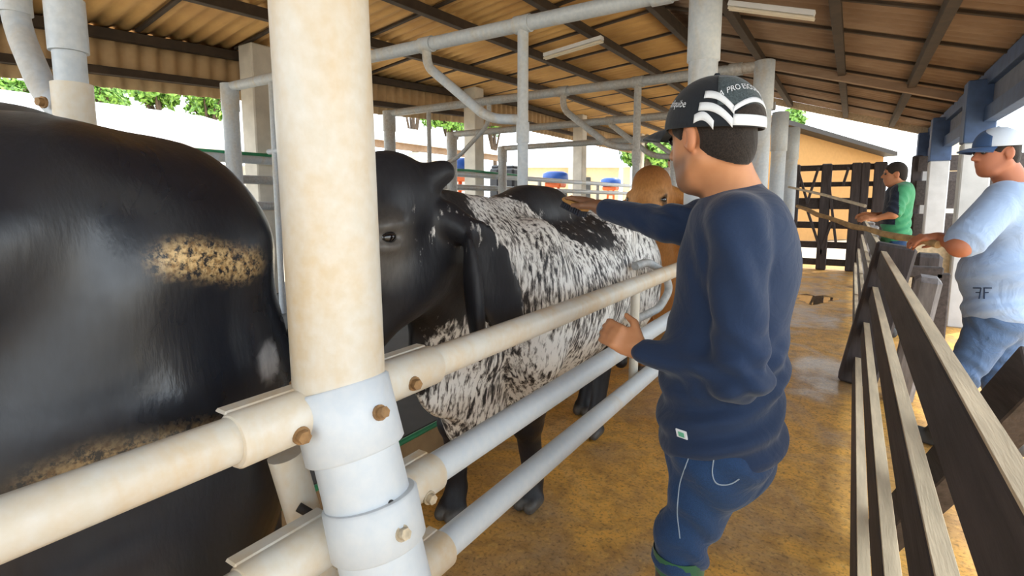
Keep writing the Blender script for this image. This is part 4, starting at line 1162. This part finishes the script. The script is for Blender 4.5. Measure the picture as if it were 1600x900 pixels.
# --- baseball cap: dome shell, visor, and patches that follow the dome
class Cap:
    def __init__(s, c, F, L, U, r=(.112, .088, .105), rim=0.0):
        s.c, s.F, s.L, s.U, s.r = Vector(c), F, L, U, r
    def pt(s, az, el, off=0.0):
        """az: degrees from the front towards the left; el: degrees above the rim"""
        a, e = math.radians(az), math.radians(el)
        d = V((math.cos(e) ** .9 * math.cos(a) * s.r[0], math.cos(e) ** .9 * math.sin(a) * s.r[1], math.sin(e) * s.r[2]))
        n = V((d.x / s.r[0] ** 2, d.y / s.r[1] ** 2, d.z / s.r[2] ** 2)).normalized(); d += n * off
        return s.c + s.F * d.x + s.L * d.y + s.U * d.z
    def patch(s, name, mat, parent, f, nu, nv, off=.002, th=.0015):
        """f(u, v) -> (az, el)"""
        vs = []; fs = []
        for layer in (off, off - th):
            for i in range(nu + 1):
                for j in range(nv + 1): vs.append(s.pt(*f(i / nu, j / nv), layer))
        n = (nu + 1) * (nv + 1); g = lambda i, j: i * (nv + 1) + j
        for i in range(nu):
            for j in range(nv):
                q = (g(i, j), g(i + 1, j), g(i + 1, j + 1), g(i, j + 1)); fs += [q, tuple(n + k for k in q[::-1])]
        for i in range(nu): fs += [(g(i, 0), n + g(i, 0), n + g(i + 1, 0), g(i + 1, 0)), (g(i, nv), g(i + 1, nv), n + g(i + 1, nv), n + g(i, nv))]
        for j in range(nv): fs += [(g(0, j), g(0, j + 1), n + g(0, j + 1), n + g(0, j)), (g(nu, j), n + g(nu, j), n + g(nu, j + 1), g(nu, j + 1))]
        return mesh(name, vs, fs, mat, parent, True)
    def text(s, body, size, mat, parent, path, off=.0035, name='lettering', mirror=False):
        """path(x, y) -> (az, el) for text coordinates in metres"""
        vs, fs = text_mesh(body, size); return mesh(name, [s.pt(*path(v.x, v.y), off) for v in vs], fs, mat, parent)
    def build(s, root, crown, visor, mesh_back=None, arch=True, vis_len=.075, vis_drop=.018):
        t = bpy.data.objects.new('cap', None); COL.objects.link(t); t.location = s.c - root.location; t.parent = root
        o = s.patch('crown', crown, t, lambda u, v: (u * 360, -2 + v * 91.9), 48, 14, 0, .003)
        # visor: curved tongue
        vs = []; fs = []; nu, nv = 18, 6
        for lay in (0, -.005):
            for i in range(nu + 1):
                a = -62 + 124 * i / nu
                for j in range(nv + 1):
                    k = j / nv; base = s.pt(a, 0, 0); w_ = math.cos(math.radians(a) * 1.35)
                    out = s.F * (vis_len * k * max(w_, 0) ** .6)
                    vs.append(base + out + s.U * (lay - vis_drop * k * k - .012 * (a / 62) ** 2 * (0.3 + k)))
        n = (nu + 1) * (nv + 1); g = lambda i, j: i * (nv + 1) + j
        for i in range(nu):
            for j in range(nv):
                q = (g(i, j), g(i + 1, j), g(i + 1, j + 1), g(i, j + 1)); fs += [q[::-1], tuple(n + k for k in q)]
        for i in range(nu): fs.append((g(i, nv), g(i + 1, nv), n + g(i + 1, nv), n + g(i, nv)))
        mesh('visor', vs, fs, visor, t, True)
        m = MB(); m.tube([s.pt(0, 90, -.002), s.pt(0, 90, .006)], [.010, .006], 12); m.build('button', crown, t)
        return t

# ---------- man in navy, brushing the speckled cow
F = V((-.98, -.16, 0)).normalized(); L = V((-F.y, F.x, 0))
pv = at_d(1124, 668, 1.45); ch = at_d(1150, 430, 1.45); nb = at_d(1150, 296, 1.44); hc = at_d(1108, 212, 1.40)
hF = V((-.87, .46, -.10)).normalized()
J = dict(F=F, hF=hF, chest=ch, pelvis=pv, neck=nb, head=hc, stubble=.75, deep=1.22, belly=1.28, seat=1.22,
    shL=nb + L * .175 - V((0, 0, .085)) - F * .01, shR=nb - L * .175 - V((0, 0, .085)) + F * .05,
    elL=at_d(1158, 590, 1.27), wrL=at_d(1003, 548, 1.46), elR=at_d(1050, 352, 1.72), wrR=at_d(942, 326, 1.98),
    hipL=pv + L * .085 - V((0, 0, .06)), hipR=pv - L * .085 - V((0, 0, .06)), cuff=.475, boot=.51)
J['knL'] = at_d(1062, 850, 1.42); J['ankL'] = V((J['knL'].x - .0, J['knL'].y + .01, .09))
J['knR'] = at_d(1062, 842, 1.58); J['ankR'] = V((J['knR'].x - .02, J['knR'].y, .09))
print('navy: upper R', (J['elR'] - J['shR']).length, 'fore R', (J['wrR'] - J['elR']).length, 'upper L', (J['elL'] - J['shL']).length, 'fore L', (J['wrL'] - J['elL']).length, 'thigh', (J['hipL'] - J['knL']).length)
fr = (at_d(880, 297, 2.12) - J['wrR']).normalized(); fl = (at_d(945, 515, 1.52) - J['wrL']).normalized()
hands = [(J['wrR'], fr, V((-.75, .2, -.65)), V((.0, -.75, -.55)), dict(curl=(.10, .18), spread=.03)),
         (J['wrL'], fl, V((-.3, .9, -.3)), V((0, -.1, 1)), dict(curl=(.6, .9)))]
man, body, hd = person('person', 'man in a long sleeved navy top and black cap brushing a cow', J, .0062, 'tan', 'navy_knit', 'denim_blue', 'rubber_boot', 'long', 1.06, hands, hem=.05, hs=1.12)
cF = (hd[1] + hd[3] * .16).normalized(); cU = cF.cross(hd[2]).normalized()
cap = Cap(hc + J['hF'] * -.010 + V((0, 0, .016)), cF, hd[2], cU, r=(.134, .110, .134))
ct = cap.build(man, 'cap_black', 'cap_black', vis_len=.10)
sweep = lambda a0, a1, e0, e1, wd: (lambda u, v: (a0 + (a1 - a0) * u, e0 + (e1 - e0) * u + 6 * math.sin(math.pi * u) + (v - .5) * wd))
cap.patch('mesh_panel', 'cap_mesh', ct, lambda u, v: (128 + 104 * u, 20 + 48 * v), 20, 8, .0018)
for a0, a1, e0, e1 in ((112, 147, 33, 14), (108, 146, 19, 1), (104, 126, 6, -1)):
    cap.patch('stripe', 'white_fabric', ct, sweep(a0, a1, e0, e1, 9), 14, 2, .003)
cap.patch('strap', 'white_fabric', ct, lambda u, v: (146 + 68 * u, -1 + 11 * v), 16, 3, .0035)
arch = lambda u: 10 + 13 * math.sin(math.pi * u) ** .8
cap.patch('arch_opening', 'hair_dark', ct, lambda u, v: (148 + 64 * u, 10 + (arch(u) - 10) * v), 18, 5, .0028)
cap.patch('arch_trim', 'white_fabric', ct, lambda u, v: (145 + 70 * u, arch(u) + 1 + 5.5 * v), 22, 2, .0038)
cap.patch('panel_trim', 'white_fabric', ct, lambda u, v: (211 + 4 * v + 3 * u, 12 + 34 * u), 10, 2, .0036)
cap.text('afiquibe', .028, 'white_fabric', ct, lambda x, y: (74 + x * 380, 25 + y * 430 - x * 40))
cap.text('A PRO ESCOLHER', .026, 'white_fabric', ct, lambda x, y: (172 + x * 420, 43 + y * 420 - (x * 420 / 50) ** 2 * 16), .0035)
# hip label
tr = [o for o in man.children if o.name.startswith('shirt')][0]
bpy.context.view_layer.update()
def on_surf(ob, x, y, D_, lift=.001):
    o = at_d(x, y, D_ - .6); d = (at_d(x, y, D_ + .6) - o).normalized()
    off = Vector((0, 0, 0)); q = ob.parent
    while q is not None: off += q.location; q = q.parent
    hit, loc, nrm, _ = ob.ray_cast(o - off, d)
    return (loc + off + nrm * lift, nrm) if hit else (None, None)
def stitch(ob, pts, r, mat, name, D_, n=3):
    out = []; pts = [(q.x, q.y) for q in fillet([(a, b_, 0) for a, b_ in pts], 14, 4)]
    for a, b_ in zip(pts[:-1], pts[1:]):
        for k in range(n):
            l_, _n = on_surf(ob, a[0] + (b_[0] - a[0]) * k / n, a[1] + (b_[1] - a[1]) * k / n, D_)
            if l_ is not None: out.append(l_)
    if len(out) > 2:
        m = MB(); m.tube(out, r, 6); return m.build(name, mat, ob)
tro = [o for o in man.children if o.name.startswith('trousers')][0]
stitch(tro, [(1080, 705), (1062, 755), (1058, 800), (1064, 855)], .0016, 'stitch_pale', 'seam', 1.4)
stitch(tro, [(1117, 708), (1112, 740), (1118, 757), (1140, 758), (1158, 746)], .0016, 'stitch_pale', 'pocket_seam', 1.4)
stitch(tro, [(1130, 707), (1170, 708), (1200, 702), (1218, 692)], .0016, 'stitch_pale', 'pocket_seam', 1.4)
l_, n_ = on_surf(tr, 1066, 677, 1.35, .003)
if l_ is not None:
    a1 = n_.cross(V((0, 0, 1))).normalized(); a2 = a1.cross(n_).normalized()
    m = MB(); m.box(l_, (.030, .026, .004), (a1, a2, n_), .001); o = m.build('hem_label', 'white_fabric', tr); o['label'] = 'small white hem label with a green square'
    m = MB(); m.box(l_ + n_ * .0024, (.016, .015, .002), (a1, a2, n_), .0005); place_o = m.build('label_print', 'tag_green', tr)

# brush in his hand
def brush(p, d, n_):
    d = d.normalized(); n_ = (n_ - d * n_.dot(d)).normalized(); s_ = d.cross(n_)
    t = thing('brush', 'wooden backed grooming brush held against the speckled back', 'brush', tuple(p))
    m = MB(); m.box(p, (.13, .05, .018), (d, s_, -n_), .008); m.build('handle', 'brush_wood', t)
    m = MB()
    for i in range(9):
        for j in range(4):
            q = p + d * (-.052 + .013 * i) + s_ * (-.018 + .012 * j) + n_ * .008
            m.tube([q, q + n_ * .024], [.0045, .006], 6)
    m.build('bristles', 'brush_bristle', t)
brush(J['wrR'] + fr * .115 + V((-.75, .2, -.65)).normalized() * .036, fr + V((0, .1, 0)), V((-.75, .2, -.65)))

# ---------- heavy man in pale blue tee, holding the long pole
F = V((-.92, .38, 0)).normalized(); L = V((-F.y, F.x, 0))
pv = at_d(1560, 488, 3.12); ch = at_d(1578, 360, 3.12); nb = at_d(1588, 282, 3.12); hc = at_d(1556, 238, 3.10)
hF = V((-.90, -.42, -.05)).normalized()
J = dict(F=F, hF=hF, chest=ch, pelvis=pv, neck=nb, head=hc, belly=1.25, slv=.85, fold=.5,
    shL=nb + L * .20 - V((0, 0, .11)), shR=nb - L * .20 - V((0, 0, .11)),
    elL=at_d(1490, 368, 2.95), wrL=at_d(1452, 372, 3.0), elR=at_d(1520, 380, 3.35), wrR=at_d(1470, 378, 3.45),
    hipL=pv + L * .10 - V((0, 0, .07)), hipR=pv - L * .10 - V((0, 0, .07)), cuff=.05)
J['elL'] = at_d(1500, 385, 2.92); J['wrL'] = at_d(1465, 371, 3.10)
J['ankL'] = V((at_z(1468, 672, .1).x, at_z(1468, 672, .1).y, .09)); J['knL'] = at_d(1500, 590, 3.08)
J['ankR'] = V((J['ankL'].x + .30, J['ankL'].y + .1, .09)); J['knR'] = at_d(1560, 590, 3.15)
print('tee: upperL', (J['elL'] - J['shL']).length, 'fore', (J['wrL'] - J['elL']).length, 'height', hc.z + .12)
PA, PB = at_d(1246, 322, 4.6), at_d(1462, 380, 3.05)
pd_ = (PB - PA).normalized(); PB2 = PB + pd_ * .02
fl = V((-.6, .2, -.75))
hands = [(J['wrL'], (at_d(1440, 372, 3.12) - J['wrL']).normalized(), V((0, .3, -1)), V((-.2, 1, .2)), dict(curl=(.7, .9))),
         (J['wrR'], V((-1, .1, 0)), V((0, .3, -1)), V((0, -1, .2)), dict(curl=(.6, .8)))]
tee, body, hd = person('person', 'heavy man in pale blue tee and blue white cap holding a long stick', J, .008, 'red', 'tee_blue', 'denim_faded', 'rubber_dark', 'short', 1.34, hands, hem=.03, hs=1.06)
cap = Cap(hc + J['hF'] * -.006 + V((0, 0, .034)), *hd[1:], r=(.120, .097, .112)); ct = cap.build(tee, 'cap_white', 'cap_blue', vis_len=.09)
cap.patch('front_panel', 'cap_blue', ct, lambda u, v: (-48 + 96 * u, -1 + 62 * v * (1 - .5 * abs(2 * u - 1))), 16, 8, .002)
# emblem on the hem of the tee: mirrored F and F
def emblem(parent, surf, c_px, D_, h_px):
    def P(x, y): 
        o = at_d(x, y, D_ - .6); d = (at_d(x, y, D_ + .6) - o).normalized()
        inv = Vector((0, 0, 0)); 
        off = Vector(surf.parent.location)
        hit, loc, nrm, _ = surf.ray_cast(o - off, d)
        return (loc + off, nrm) if hit else (at_d(x, y, D_), -d)
    strokes = [((1521, 450), (1533, 450)), ((1533, 450), (1530, 467)), ((1525, 457), (1532, 457)), ((1537, 450), (1550, 450)), ((1538, 450), (1538, 467)), ((1538, 457), (1545, 457))]
    m = MB()
    for a, b_ in strokes:
        pts = []
        for k in range(4):
            l_, n_ = P(a[0] + (b_[0] - a[0]) * k / 3, a[1] + (b_[1] - a[1]) * k / 3); pts.append(l_ + n_ * .001)
        m.tube(pts, .0035, 6)
    return m.build('emblem', 'print_navy', parent)
bpy.context.view_layer.update()
shirt_t = [o for o in tee.children if o.name.startswith('shirt')][0]
emblem(shirt_t, shirt_t, None, 3.0, None)
m = MB(); n_ = 10
m.tube([PA + (PB2 - PA) * k / n_ + V((0, 0, -.035 * math.sin(math.pi * k / n_) + .006 * math.sin(k * 2.3))) for k in range(n_ + 1)], [.014 + .006 * k / n_ + .002 * (k % 3) for k in range(n_ + 1)], 12)
tag(m.build('wooden_stick', 'pole_wood'), 'long brown wooden stick held by the man in pale blue', 'stick')

# ---------- man in the green and navy shirt
F = V((-.97, -.1, 0)).normalized(); L = V((-F.y, F.x, 0))
pv = at_d(1400, 372, 5.6); ch = at_d(1404, 318, 5.6); nb = at_d(1404, 289, 5.6); hc = at_d(1398, 272, 5.58)
J = dict(F=F, hF=V((-.98, -.05, 0)), chest=ch, pelvis=pv, neck=nb, head=hc, slv=.8,
    shL=nb + L * .17 - V((0, 0, .08)), shR=nb - L * .17 - V((0, 0, .08)),
    elL=at_d(1396, 335, 5.40), wrL=at_d(1366, 342, 5.50), elR=at_d(1392, 336, 5.8), wrR=at_d(1362, 336, 5.7),
    hipL=pv + L * .09 - V((0, 0, .07)), hipR=pv - L * .09 - V((0, 0, .07)), cuff=.05)
J['ankL'] = V((pv.x - .03, pv.y - .09, .09)); J['ankR'] = V((pv.x + .03, pv.y + .09, .09))
J['knL'] = J['hipL'].lerp(J['ankL'], .5) + F * .03; J['knR'] = J['hipR'].lerp(J['ankR'], .5) + F * .03
print('green height', hc.z + .12)
hands = [(J['wrL'], (at_d(1345, 340, 5.5) - J['wrL']).normalized(), V((0, .6, -.7)), V((0, .7, .7)), dict(curl=(.5, .8))), (J['wrR'], V((-1, 0, 0)), V((0, -.5, -.7)), V((0, -.6, .7)), dict(curl=(.5, .8)))]
grn, body, hd = person('person', 'man in a green and navy polo leaning at the far fence', J, .009, 'far', 'polo_green', 'denim_blue', 'rubber_dark', 'short', 1.03, hands, hem=.02)
# navy front and sleeves of the shirt
shirt_g = [o for o in grn.children if o.name.startswith('shirt')][0]
me = shirt_g.data; me.materials.append(MAT['polo_navy'])
off = np.array(grn.location)
co = np.empty(len(me.polygons) * 3); me.polygons.foreach_get('center', co); co = co.reshape(-1, 3) + off
rel = co - np.array(ch); fr_ = rel @ np.array(F)
sl = np.minimum(np.sqrt(((co - np.array(J['elL'])) ** 2).sum(1)), np.sqrt(((co - np.array(J['elR'])) ** 2).sum(1)))
mi = ((fr_ > .045) & (rel[:, 2] > -.22)).astype(np.int32); me.polygons.foreach_set('material_index', mi)
m = MB(); a, b_ = at_d(1232, 292, 7.2), at_d(1352, 322, 5.7); m.tube([a, (a + b_) / 2 + V((0, 0, .01)), b_], [.014, .017, .018], 10)
tag(m.build('pale_stick', 'pole_pale'), 'pale stick lifted towards the man in navy, held by the man in green', 'stick')

# ---------- small far person
pv = at_d(1049, 296, 12.5); ch = pv + V((0, 0, .30)); nb = pv + V((0, 0, .50)); hc = pv + V((-.01, -.02, .64)); F = V((.5, -.8, 0)).normalized(); L = V((-F.y, F.x, 0))
J = dict(F=F, hF=F, chest=ch, pelvis=pv, neck=nb, head=hc, shL=nb + L * .16 - V((0, 0, .08)), shR=nb - L * .16 - V((0, 0, .08)), hipL=pv + L * .09, hipR=pv - L * .09)
J['elL'] = J['shL'] + V((0, 0, -.28)) + L * .04; J['elR'] = J['shR'] + V((0, 0, -.28)) - L * .04; J['wrL'] = J['elL'] + F * .2 + V((0, 0, -.1)); J['wrR'] = J['elR'] + F * .2 + V((0, 0, -.1))
J['ankL'] = V((pv.x, pv.y, .09)) + L * .09; J['ankR'] = V((pv.x, pv.y, .09)) - L * .09; J['knL'] = J['hipL'].lerp(J['ankL'], .5); J['knR'] = J['hipR'].lerp(J['ankR'], .5)
person('person', 'small far person in white shirt, seen above the brown cow', J, .014, 'far', 'white_fabric', 'denim_blue', 'rubber_dark', 'short', .95, [(J['wrL'], F, -L, V((0, 0, 1)), {}), (J['wrR'], F, L, V((0, 0, 1)), {})])
